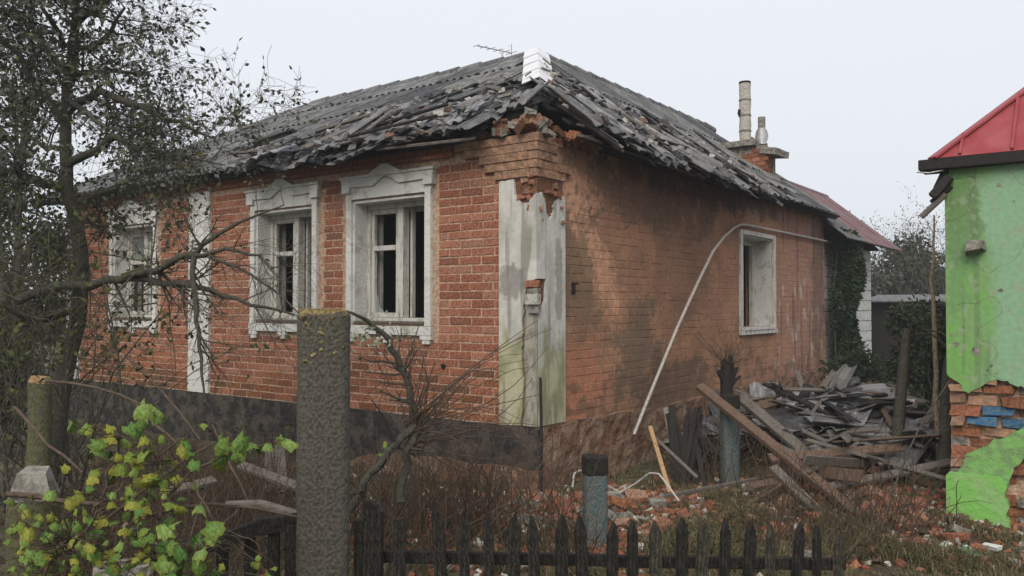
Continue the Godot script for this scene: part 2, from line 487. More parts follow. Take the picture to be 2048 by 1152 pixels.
# burnt side wall: mud film, soot and lime bloom on the brick (t metres from the corner, y height)
func side_wall_colour(u: float, w: float) -> Color:
	var t := u * 8.3
	var y := (1.0 - w) * 3.1
	var a := nn2(t * 30.0, y * 30.0)
	var g := nn2(t * 330.0 + 9, y * 330.0)
	var q := L(0.37, 0.205, 0.125).lerp(L(0.295, 0.168, 0.108), smoothstep(0.3, 0.7, a))
	# fresher orange brick near the corner foot
	q = q.lerp(L(0.43, 0.185, 0.11), blob(t, y, 0.60, 0.85, 0.6, 0.5, 0.6) * 0.8)
	# pale scoured streak running down from the broken corner
	var sx := t - (0.55 + (2.55 - y) * 0.78)
	q = q.lerp(L(0.60, 0.345, 0.22), blob(sx, y, 0.0, 2.2, 0.30, 0.75, 0.5) * 0.75)
	q = q.lerp(L(0.52, 0.30, 0.20), blob(t, y, 0.75, 2.55, 0.45, 0.25, 0.6) * 0.7)
	# grey-olive soot and algae by the pilaster
	q = q.lerp(L(0.15, 0.115, 0.075), blob(t, y, 0.62, 1.85, 0.42, 0.62, 0.8) * 0.68)
	# darker ragged patches high on the wall, below the eave
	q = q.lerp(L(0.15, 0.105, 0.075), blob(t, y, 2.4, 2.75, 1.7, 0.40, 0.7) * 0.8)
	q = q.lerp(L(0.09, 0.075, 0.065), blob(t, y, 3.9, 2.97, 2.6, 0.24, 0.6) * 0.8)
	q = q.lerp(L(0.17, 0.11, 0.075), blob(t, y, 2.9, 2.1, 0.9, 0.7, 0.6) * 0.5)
	# damp patch above the broken plinth
	q = q.lerp(L(0.15, 0.115, 0.085), blob(t, y, 1.85, 1.02, 0.55, 0.5, 0.8) * 0.75)
	q = q.lerp(L(0.13, 0.09, 0.065), blob(t, y, 2.6, 0.7, 0.9, 0.35, 0.6) * 0.8)
	# right end: greyer washed brick with lime bloom and black run marks
	var e := smoothstep(5.7, 6.6, t + (a - 0.5) * 1.2)
	q = q.lerp(L(0.34, 0.19, 0.14), e)
	var lime := smoothstep(0.60, 0.72, nn2(t * 60.0 + 400, y * 34.0)) * e * (1.0 - smoothstep(1.9, 2.3, y + g * 0.3))
	q = q.lerp(L(0.50, 0.42, 0.35), lime * 0.75)
	var run := smoothstep(0.60, 0.70, nn2(t * 75.0 + 200, y * 5.0)) * e
	q = q.lerp(L(0.12, 0.085, 0.07), run * 0.7)
	q = q.lerp(L(0.10, 0.075, 0.062), blob(t, y, 7.9, 1.9, 0.35, 1.2, 0.5) * 0.6)
	# mud thrown up along the foot
	q = q.lerp(L(0.16, 0.105, 0.07), smoothstep(0.46, 0.66, nn2(t * 55.0 + 830, y * 80.0)) * (0.75 if y < 0.62 + a * 0.5 else 0.0))
	# splashes of mud all over
	q = q.lerp(L(0.24, 0.145, 0.09), smoothstep(0.58, 0.75, nn2(t * 90.0 + 50, y * 90.0)) * 0.5)
	return q * (0.78 + 0.44 * g)

# plaster of the corner: U = metres round the corner (-0.42 front .. 0.46 side)
func pilaster_colour(u: float, w: float) -> Color:
	var x := -0.42 + u * 0.88
	var y := 0.5 + (1.0 - w) * 2.2
	var a := nn2(x * 60.0, y * 30.0)
	var g := nn2(x * 300.0 + 5, y * 300.0)
	var q := L(0.54, 0.54, 0.51).lerp(L(0.42, 0.425, 0.39), smoothstep(0.35, 0.7, a))
	# algae that climbs from the plinth
	var m := smoothstep(-0.15, 0.25, 1.22 - y + (nn2(x * 65.0 + 90, y * 22.0) - 0.5) * 1.6)
	q = q.lerp(L(0.38, 0.37, 0.22).lerp(L(0.22, 0.225, 0.10), smoothstep(0.4, 0.65, a)), m * 0.8)
	# dark damp blot, left of the fuse niche
	q = q.lerp(L(0.24, 0.23, 0.22), blob(x, y, -0.22, 1.78, 0.16, 0.15, 0.5) * 0.85)
	q = q.lerp(L(0.23, 0.235, 0.20), blob(x, y, 0.30, 1.8, 0.05, 0.5, 0.8) * 0.7)
	q = q.lerp(L(0.18, 0.17, 0.14), smoothstep(0.62, 0.72, nn2(x * 120.0 + 700, y * 9.0)) * 0.6)
	return q * (0.86 + 0.28 * g)

# ---------------------------------------------------------------- house
var HW := {}   # window rects of the front wall in wall coordinates
func wall_blocks(mb: MB, xf: Transform3D, x0: float, x1: float, y0: float, y1: float, th: float, holes: Array) -> void:
	var x := x0
	for h in holes:
		wb(mb, xf, x, h[0], y0, y1, th)
		wb(mb, xf, h[0], h[1], y0, h[2], th)
		wb(mb, xf, h[0], h[1], h[3], y1, th)
		x = h[1]
	wb(mb, xf, x, x1, y0, y1, th)

func wb(mb: MB, xf: Transform3D, x0: float, x1: float, y0: float, y1: float, th: float) -> void:
	mb.box(xf * T(Vector3((x0 + x1) * 0.5, (y0 + y1) * 0.5, -th * 0.5)), Vector3(x1 - x0, y1 - y0, th))

func lay(x0: float, x1: float, y0: float, rows: int, skip: Array, f: Callable) -> void:
	var ch := 0.077
	for r in rows:
		var ya := y0 + r * ch
		var yb := ya + ch
		var x := x0 - (0.13 if r % 2 else 0.0) - (0.02 if r % 3 == 0 else 0.0)
		while x < x1:
			var segs := [[maxf(x, x0), minf(x + 0.25, x1)]]
			for k in skip:
				if k[3] <= ya + 0.02 or k[2] >= yb - 0.02: continue
				var ns := []
				for sg in segs:
					if k[1] <= sg[0] or k[0] >= sg[1]: ns.append(sg); continue
					if sg[0] < k[0]: ns.append([sg[0], k[0]])
					if sg[1] > k[1]: ns.append([k[1], sg[1]])
				segs = ns
			for sg in segs:
				if sg[1] - sg[0] > 0.035:
					f.call((sg[0] + sg[1]) * 0.5, ya + ch * 0.5, sg[1] - sg[0], r)
			x += 0.26

func ragged(pts: Array, amp: float, step: float, sd: int) -> PackedVector2Array:
	# an open polyline broken into small steps with jitter
	var r := RandomNumberGenerator.new()
	r.seed = sd
	var o := PackedVector2Array()
	for i in pts.size() - 1:
		var a: Vector2 = pts[i]; var b: Vector2 = pts[i + 1]
		var k := maxi(1, int(a.distance_to(b) / step))
		for j in k:
			var p := a.lerp(b, float(j) / k)
			if not (i == 0 and j == 0): p += Vector2(r.randf_range(-amp, amp), r.randf_range(-amp, amp))
			o.append(p)
	o.append(pts[pts.size() - 1])
	return o

func poly(parts_: Array) -> PackedVector2Array:
	var o := PackedVector2Array()
	for p in parts_:
		if p is PackedVector2Array: o.append_array(p)
		else: o.append(p)
	return o

# corrugated fibre-cement sheet: x across, y up the slope, z out; lower and upper edge as functions of x
func sheet(nw: float, pitch: float, amp: float, lo: Callable, hi: Callable, th := 0.007, mb: MB = null, xf := Transform3D()) -> MB:
	if mb == null: mb = MB.new()
	var cols := int(nw * 6)
	var dx := pitch / 6.0
	var prev = null
	for i in cols + 1:
		var x := i * dx
		var y0: float = lo.call(x)
		var y1: float = hi.call(x)
		if y1 - y0 < 0.015:
			prev = null
			continue
		var ph := TAU * x / pitch
		var z := amp * cos(ph)
		var nrm := (xf.basis * Vector3(amp * TAU / pitch * sin(ph), 0, 1)).normalized()
		var cur := [Vector3(x, y0, z), Vector3(x, y1, z), nrm]
		if prev != null:
			var dn := Vector3(0, 0, -th)
			var a: Vector3 = prev[0]; var b: Vector3 = cur[0]; var c: Vector3 = cur[1]; var d: Vector3 = prev[1]
			var n0: Vector3 = prev[2]; var n1: Vector3 = cur[2]
			mb.trin(xf * a, xf * b, xf * c, n0, n1, n1); mb.trin(xf * a, xf * c, xf * d, n0, n1, n0)
			mb.trin(xf * (a + dn), xf * (c + dn), xf * (b + dn), -n0, -n1, -n1); mb.trin(xf * (a + dn), xf * (d + dn), xf * (c + dn), -n0, -n0, -n1)
			mb.quad(xf * (a + dn), xf * (b + dn), xf * b, xf * a)
			mb.quad(xf * (c + dn), xf * (d + dn), xf * d, xf * c)
		else:
			mb.quad(xf * (cur[0] + Vector3(0, 0, -th)), xf * cur[0], xf * cur[1], xf * (cur[1] + Vector3(0, 0, -th)))
		prev = cur
	if prev != null:
		mb.quad(xf * prev[0], xf * (prev[0] + Vector3(0, 0, -th)), xf * (prev[1] + Vector3(0, 0, -th)), xf * prev[1])
	return mb

func frag_mesh(sd: int) -> ArrayMesh:
	var r := RandomNumberGenerator.new()
	r.seed = sd
	var nw := r.randf_range(0.8, 2.2) if sd % 2 else r.randf_range(2.5, 5.2)
	var ln := r.randf_range(0.25, 0.9) if sd % 2 else r.randf_range(0.45, 1.05)
	var ja := []
	for i in 40: ja.append([r.randf_range(-0.05, 0.05), r.randf_range(-0.07, 0.07)])
	var sk0 := r.randf_range(-0.6, 0.6); var sk1 := r.randf_range(-0.6, 0.6)
	var w := nw * 0.115
	var mb := sheet(nw, 0.115, 0.017, func(x): return -ln / 2 + ja[int(x / 0.028)][0] + sk0 * (x - w / 2), func(x): return ln / 2 + ja[int(x / 0.028)][1] + sk1 * (x - w / 2), 0.007, null, T(Vector3(-w / 2, 0, 0)))
	return mb.mesh()

var frags := []
func build_house() -> void:
	nz.seed = 17; nz.frequency = 0.05; nz.fractal_octaves = 3
	for i in 36: frags.append(frag_mesh(900 + i))
	house = thing("brick_house", "single-storey red brick house with burnt roof, white window surrounds and cracked corner", "house", Vector3(0.20, 0, -6.94), deg_to_rad(-36.6))
	var WF := Transform3D()
	var WR := Transform3D(Basis(Vector3(0, 0, -1), Vector3.UP, Vector3(1, 0, 0)), Vector3.ZERO)
	var fh := [[-6.87, -5.88, 1.40, 2.61], [-3.79, -2.83, 1.40, 2.61], [-2.22, -1.24, 1.40, 2.61]]
	var rh := [[4.62, 5.78, 1.27, 2.50]]
	# ---- walls
	var mb := MB.new()
	wall_blocks(mb, WF, -8.1, 0.0, 0.0, 3.02, 0.38, fh)
	var fw := part("front_wall", mb, M.mortar, house)
	fw.set_meta("label", "red brick wall with pale mortar joints and three windows")
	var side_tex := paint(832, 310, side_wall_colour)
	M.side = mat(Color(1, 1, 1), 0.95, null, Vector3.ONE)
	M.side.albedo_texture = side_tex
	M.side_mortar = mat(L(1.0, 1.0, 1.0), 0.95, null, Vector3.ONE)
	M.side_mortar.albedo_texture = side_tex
	mb = MB.new()
	mb.uvf = func(p): return Vector2(clampf(-p.z / 8.3, 0, 1), clampf(1.0 - p.y / 3.1, 0, 1))
	wall_blocks(mb, WR, 0.38, 8.3, 0.0, 3.02, 0.38, rh)
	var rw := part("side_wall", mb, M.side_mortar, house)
	rw.set_meta("label", "smoke-stained and mud-washed brick side wall with one narrow window")
	# inner shell: back walls, partitions, ceiling, floor, all sooted
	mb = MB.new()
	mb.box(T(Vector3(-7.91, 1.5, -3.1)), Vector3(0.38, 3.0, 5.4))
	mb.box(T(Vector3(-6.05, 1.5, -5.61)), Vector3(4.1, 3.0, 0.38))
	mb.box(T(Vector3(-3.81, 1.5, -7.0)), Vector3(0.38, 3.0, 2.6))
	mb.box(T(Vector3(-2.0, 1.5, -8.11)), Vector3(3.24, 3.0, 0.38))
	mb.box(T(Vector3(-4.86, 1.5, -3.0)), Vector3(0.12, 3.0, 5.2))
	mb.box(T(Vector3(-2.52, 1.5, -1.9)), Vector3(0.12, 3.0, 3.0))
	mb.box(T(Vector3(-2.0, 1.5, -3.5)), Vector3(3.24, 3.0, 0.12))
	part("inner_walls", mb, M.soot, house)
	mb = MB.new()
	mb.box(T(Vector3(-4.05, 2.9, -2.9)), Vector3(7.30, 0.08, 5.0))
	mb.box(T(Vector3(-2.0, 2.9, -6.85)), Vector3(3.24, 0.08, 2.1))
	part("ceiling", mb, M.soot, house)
	# ---- bricks of the front wall: nearest 300 one by one, the rest in one mesh
	var skip := [[-2.38, -1.08, 1.25, 2.80], [-3.92, -2.67, 1.25, 2.80], [-6.98, -5.74, 1.25, 2.80], [-5.09, -4.66, 0.5, 3.1], [-0.37, 0.1, 0.5, 2.66]]
	var lst := []
	lay(-8.1, -0.0, 0.55, 30, skip, func(x, y, l, r): lst.append([x, y, l, r]))
	lst.sort_custom(func(a, b): return a[0] > b[0] if absf(a[0] - b[0]) > 1e-5 else a[1] < b[1])
	var full := []
	var half := []
	var rb := RandomNumberGenerator.new()
	rb.seed = 88
	for i in 7:
		var m1 := MB.new(); m1.brick(Transform3D(), 0.248, 0.0645, 0.0045 + i % 3 * 0.001, rb); full.append(m1.mesh())
		var m2 := MB.new(); m2.brick(Transform3D(), 0.12, 0.0645, 0.0045 + i % 3 * 0.001, rb); half.append(m2.mesh())
	var rest := MB.new()
	var nparts := 0
	for b in lst:
		var x: float = b[0]; var y: float = b[1]; var l: float = b[2]
		var dirt := nn2(x * 22.0, y * 40.0) + (0.30 if y < 0.80 else (0.12 if y < 1.05 else -0.2)) + (0.08 if x > -1.3 and y < 1.0 else 0.0)
		var is_dirty := dirt > 0.72
		if nparts < 300:
			nparts += 1
			var o: MeshInstance3D
			var mt: Material = M.dirty[rb.randi() % 4] if is_dirty else M.bricks[rb.randi() % 8]
			var p := Vector3(x, y, 0.0)
			if absf(l - 0.25) < 0.002: o = mi("brick", full[rb.randi() % 7], mt, fw)
			elif absf(l - 0.12) < 0.01: o = mi("brick", half[rb.randi() % 7], mt, fw)
			else:
				var m3 := MB.new(); m3.brick(Transform3D(), l, 0.0645, 0.005, rb); o = mi("brick", m3.mesh(), mt, fw)
			o.position = p + Vector3(0, rb.randf_range(-0.002, 0.002), rb.randf_range(-0.002, 0.002))
			o.rotation.z = rb.randf_range(-0.006, 0.006)
		else:
			var tc: Color = M.tones[rb.randi() % 8]
			if is_dirty: tc = [L(0.20, 0.085, 0.045), L(0.24, 0.10, 0.05), L(0.16, 0.08, 0.045)][rb.randi() % 3]
			rest.col = tc
			rest.brick(T(Vector3(x, y, rb.randf_range(-0.002, 0.002))), l, 0.0645, 0.005, rb)
	var ro := part("brickwork", rest, M.brick_vc, fw)
	ro.set_meta("kind", "stuff")
	# bricks of the side wall
	mb = MB.new()
	mb.uvf = func(p): return Vector2(clampf(-p.z / 8.3, 0, 1), clampf(1.0 - p.y / 3.1, 0, 1))
	var mbr := mb
	lay(0.41, 8.3, 0.55, 31, [[4.53, 5.87, 1.17, 2.57], [0.4, 0.85, 2.66, 3.1]], func(x, y, l, r):
		if x < 2.0 and y > 2.55 and nn2(x * 130, y * 130) > 0.60: return
		mbr.col = Color(1, 1, 1) * (0.92 + 0.16 * rb.randf())
		mbr.brick(WR * T(Vector3(x, y, rb.randf_range(-0.003, 0.002))), l, 0.071, 0.0035, rb))
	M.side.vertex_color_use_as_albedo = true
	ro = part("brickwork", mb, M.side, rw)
	ro.set_meta("kind", "stuff")
	# ---- plinth
	mb = MB.new()
	mb.extrude(poly([Vector2(-8.14, -0.3), Vector2(0.05, -0.3), ragged([Vector2(0.05, 0.545), Vector2(-8.14, 0.545)], 0.006, 0.2, 5)]), WF, 0.0, 0.05)  # upper part tarred; black down to the ground at left paints in shadow
	part("plinth", mb, M.tar_shade, house).set_meta("label", "black tarred plinth under the front wall, shade painted in black at its lower left")
	mb = MB.new()
	mb.extrude(poly([Vector2(-2.6, -0.3), Vector2(0.085, -0.3), ragged([Vector2(0.085, 0.21), Vector2(-1.2, 0.20), Vector2(-2.0, 0.12), Vector2(-2.6, -0.1)], 0.02, 0.12, 15)]), WF, 0.0, 0.085)
	part("footing", mb, M.plinth, house)
	mb = MB.new()
	mb.extrude(poly([Vector2(-0.048, -0.3), Vector2(8.3, -0.3), ragged([Vector2(8.3, 0.545), Vector2(4.0, 0.54), Vector2(2.2, 0.50), Vector2(1.2, 0.55), Vector2(-0.048, 0.545)], 0.015, 0.12, 6)]), WR, 0.0, 0.045)
	part("plinth", mb, M.plinth, house).set_meta("label", "brown rendered plinth under the side wall")
	# ---- pilasters
	M.bare = mat(Color(1, 1, 1), 0.95, two_tone("bare", L(0.33, 0.32, 0.28), L(0.22, 0.215, 0.17), 0.014, 54, 0.35, 0.65, 0.15), Vector3(1.6, 0.7, 1.6))
	var pt := paint(160, 400, pilaster_colour)
	M.pil = mat(Color(1, 1, 1), 0.9, null, Vector3.ONE)
	M.pil.albedo_texture = pt
	var pil_uv := func(p: Vector3) -> Vector2:
		var xx: float = p.x if p.z > 0.001 and p.x < 0.02 else -p.z
		return Vector2(clampf((xx + 0.42) / 0.88, 0, 1), clampf(1.0 - (p.y - 0.5) / 2.2, 0, 1))
	# crack lines: front (from the niche down) and side (from the top down to the niche)
	var ck := ragged([Vector2(-0.085, 1.66), Vector2(-0.115, 1.25), Vector2(-0.10, 0.95), Vector2(-0.125, 0.56)], 0.010, 0.045, 12)
	var ck_l := PackedVector2Array(); var ck_r := PackedVector2Array()
	for i in ck.size():
		var wd := 0.006 + 0.005 * absf(sin(i * 1.7))
		ck_l.append(ck[i] - Vector2(wd, 0)); ck_r.append(ck[i] + Vector2(wd, 0))
	ck_r.reverse()
	var pil := MeshInstance3D.new()
	var pc := MB.new()
	pc.box(T(Vector3(-0.17, 1.6, 0.004)), Vector3(0.38, 2.1, 0.008))
	pc.box(T(Vector3(0.004, 1.6, -0.2)), Vector3(0.008, 2.1, 0.4))
	pil = part("corner_pilaster", pc, M.dirty[2], house)
	pil.set_meta("label", "cracked white-plastered corner pilaster with green algae")
	mb = MB.new(); mb.uvf = pil_uv
	mb.extrude(poly([Vector2(-0.365, 0.55), ragged([Vector2(-0.365, 2.645), Vector2(-0.21, 2.655)], 0.008, 0.03, 3), ragged([Vector2(-0.195, 2.52), Vector2(-0.12, 2.44), Vector2(-0.05, 2.43), Vector2(0.0, 2.50)], 0.014, 0.025, 4), Vector2(0.032, 2.52), Vector2(0.032, 1.80), ragged([Vector2(0.0, 1.79), Vector2(-0.07, 1.74)], 0.006, 0.03, 8), ck_l]), WF, 0.008, 0.034)
	part("plaster", mb, M.pil, pil)
	mb = MB.new()
	mb.extrude(poly([ck_r, Vector2(-0.06, 1.64), Vector2(0.028, 1.60), Vector2(0.028, 0.56)]), WF, 0.008, 0.024)
	part("bare_render", mb, M.bare, pil).set_meta("label", "grey bare render strip along the crack")
	# side face: crack from the top
	var cs := ragged([Vector2(0.12, 2.36), Vector2(0.10, 2.05), Vector2(0.105, 1.8)], 0.006, 0.05, 14)
	var cs_l := PackedVector2Array(); var cs_r := PackedVector2Array()
	for i in cs.size():
		cs_l.append(cs[i] - Vector2(0.006, 0)); cs_r.append(cs[i] + Vector2(0.006, 0))
	var cs_lr := cs_l.duplicate(); cs_lr.reverse()
	mb = MB.new(); mb.uvf = pil_uv
	mb.extrude(poly([Vector2(-0.008, 1.8), cs_lr, ragged([Vector2(0.10, 2.44), Vector2(0.05, 2.53), Vector2(-0.008, 2.52)], 0.010, 0.025, 9)]), WR, 0.008, 0.032)
	mb.extrude(poly([cs_r, Vector2(0.10, 1.62), Vector2(0.05, 1.55), Vector2(-0.004, 1.50), Vector2(-0.004, 0.56), Vector2(0.41, 0.56), ragged([Vector2(0.41, 2.50), Vector2(0.33, 2.55), Vector2(0.25, 2.46), Vector2(0.20, 2.33), Vector2(0.16, 2.30)], 0.014, 0.025, 10)]), WR, 0.008, 0.032)
	part("plaster", mb, M.pil, pil)
	# broken niche with bricks and a block between the cracks
	for q in [[Vector3(-0.015, 1.755, 0.03), Vector3(0.10, 0.06, 0.05), 1], [Vector3(0.0, 1.69, 0.035), Vector3(0.11, 0.05, 0.06), 9], [Vector3(0.005, 1.625, 0.045), Vector3(0.125, 0.085, 0.075), 8], [Vector3(0.01, 1.545, 0.03), Vector3(0.10, 0.06, 0.05), 9]]:
		mb = MB.new()
		mb.jbox(T(q[0], Basis(Vector3.UP, 0.1)), q[1], 0.008, rb)
		part("brick", mb, M.cement if q[2] == 9 else (M.plaster if q[2] == 8 else M.bricks[q[2]]), pil)
	# exposed bricks at its head
	for i in 24:
		mb = MB.new()
		var side := i % 2
		var h2 := 2.36 + rb.randf() * 0.34
		var p := Vector3(-rb.randf_range(0.0, 0.16), h2, 0.012) if side == 0 else Vector3(0.012, h2 - 0.08, -rb.randf_range(0.02, 0.42))
		mb.jbox(T(p, Basis(Vector3.UP, rb.randf_range(-0.5, 0.5)).rotated(Vector3(0, 0, 1), rb.randf_range(-0.3, 0.3))), Vector3(rb.randf_range(0.03, 0.11), rb.randf_range(0.02, 0.05), rb.randf_range(0.02, 0.045)), 0.010, rb)
		part("brick", mb, M.dusty[rb.randi() % 5], pil)
	# mid pilaster and far pilaster
	for q in [[-4.87, 0.42, 3.0], [-7.95, 0.36, 3.0]]:
		mb = MB.new()
		var e := ragged([Vector2(q[0] + q[1] / 2, 0.55), Vector2(q[0] + q[1] / 2, q[2])], 0.004, 0.12, 31)
		var e2 := ragged([Vector2(q[0] - q[1] / 2, q[2]), Vector2(q[0] - q[1] / 2, 0.55)], 0.004, 0.12, 32)
		mb.extrude(poly([e, e2]), WF, 0.0, 0.035)
		part("pilaster", mb, M.white, house).set_meta("label", "narrow white-plastered pilaster on the front wall")
	# ---- cornice
	mb = MB.new()
	for k in 3:
		var cy := 2.875 + k * 0.05
		if k == 0: continue
		wbz(mb, -8.1, -0.9, cy, cy + 0.046, 0.0, 0.018 + k * 0.02)
	mb.col = Color(1, 1, 1)
	var co := part("cornice", mb, M.bricks[6], house)
	co.set_meta("label", "projecting brick cornice, broken away at the corner")
	# corner corbel: stepped tan courses with upright bricks
	for k in 5:
		var yy := 2.665 + k * 0.072
		var xl := -0.42 - k * 0.11 + (0.06 if k == 2 else 0.0)
		var pr := 0.036 + k * 0.007
		var xx := xl
		while xx < pr - 0.01:
			var w := minf(0.075 if k == 0 else rb.randf_range(0.11, 0.25), pr - xx)
			mb = MB.new()
			mb.col = Color(1, 1, 1) * rb.randf_range(0.92, 1.06)
			mb.cbox(T(Vector3(xx + w / 2, yy + 0.034, pr / 2 - 0.02)), Vector3(w - 0.003, 0.0705, pr + 0.04 + rb.randf_range(-0.008, 0.006)), 0.003)
			part("brick", mb, M.tan, co)
			xx += w
		var zz := 0.0
		var zend := 0.36 + k * 0.05
		while zz < zend:
			var w := rb.randf_range(0.1, 0.22)
			if not (k > 1 and zz > 0.25):
				mb = MB.new()
				mb.col = Color(1, 1, 1) * rb.randf_range(0.75, 1.1)
				mb.cbox(T(Vector3(pr / 2 - 0.024, yy + 0.034, -zz - w / 2)), Vector3(pr + 0.034 + rb.randf_range(-0.014, 0.008), 0.0705, w - 0.003), 0.003)
				part("brick", mb, M.tan, co)
			zz += w
	# loose broken bricks heaped on the corner top
	for i in 90:
		mb = MB.new()
		var onf := rb.randf() < 0.5
		var d := pow(rb.randf(), 1.6) * (0.95 if onf else 0.95)
		var p := Vector3(-d, 3.05 + rb.randf() * 0.16 * (1.0 - d), rb.randf_range(-0.12, 0.12)) if onf else Vector3(rb.randf_range(-0.12, 0.13), 3.02 + rb.randf() * 0.12 * (1.0 - d), -d)
		mb.jbox(T(p, Basis.from_euler(Vector3(rb.randf_range(-0.5, 0.5), rb.randf() * TAU, rb.randf_range(-0.5, 0.5)))), Vector3(rb.randf_range(0.04, 0.17), rb.randf_range(0.025, 0.06), rb.randf_range(0.04, 0.11)), 0.014, rb)
		part("brick", mb, M.dusty[2 + rb.randi() % 2] if rb.randf() < 0.45 else (M.dirty[rb.randi() % 4] if rb.randf() < 0.6 else M.cement), co)
	# ---- windows
	front_window(house, WF, -2.22, -1.24, 1.40, 2.61, 0)
	front_window(house, WF, -3.79, -2.83, 1.40, 2.61, 1)
	front_window(house, WF, -6.87, -5.88, 1.40, 2.61, 2)
	side_window(house, WR, 4.62, 5.78, 1.27, 2.50)
	build_roof()
	# vent holes in the wall
	for q in [[-1.02, 1.02], [-0.62, 0.35]]:
		mb = MB.new()
		mb.tube([Vector3(q[0], q[1], 0.0), Vector3(q[0], q[1], 0.02)], [0.022, 0.024], 10)
		part("vent", mb, M.soot, house)
	mb = MB.new()
	mb.box(WR * T(Vector3(0.56, 1.72, 0.02)), Vector3(0.018, 0.09, 0.03))
	mb.box(WR * T(Vector3(0.565, 1.77, 0.03)), Vector3(0.035, 0.02, 0.05))
	part("hook", mb, M.darkwood, house)

func wbz(mb: MB, x0: float, x1: float, y0: float, y1: float, z0: float, z1: float) -> void:
	mb.cbox(T(Vector3((x0 + x1) / 2, (y0 + y1) / 2, (z0 + z1) / 2)), Vector3(x1 - x0, y1 - y0, z1 - z0), 0.003)

func xbox(mb: MB, xf: Transform3D, x0: float, x1: float, y0: float, y1: float, z0: float, z1: float, b := 0.003) -> void:
	mb.cbox(xf * T(Vector3((x0 + x1) / 2, (y0 + y1) / 2, (z0 + z1) / 2)), Vector3(x1 - x0, y1 - y0, z1 - z0), b)

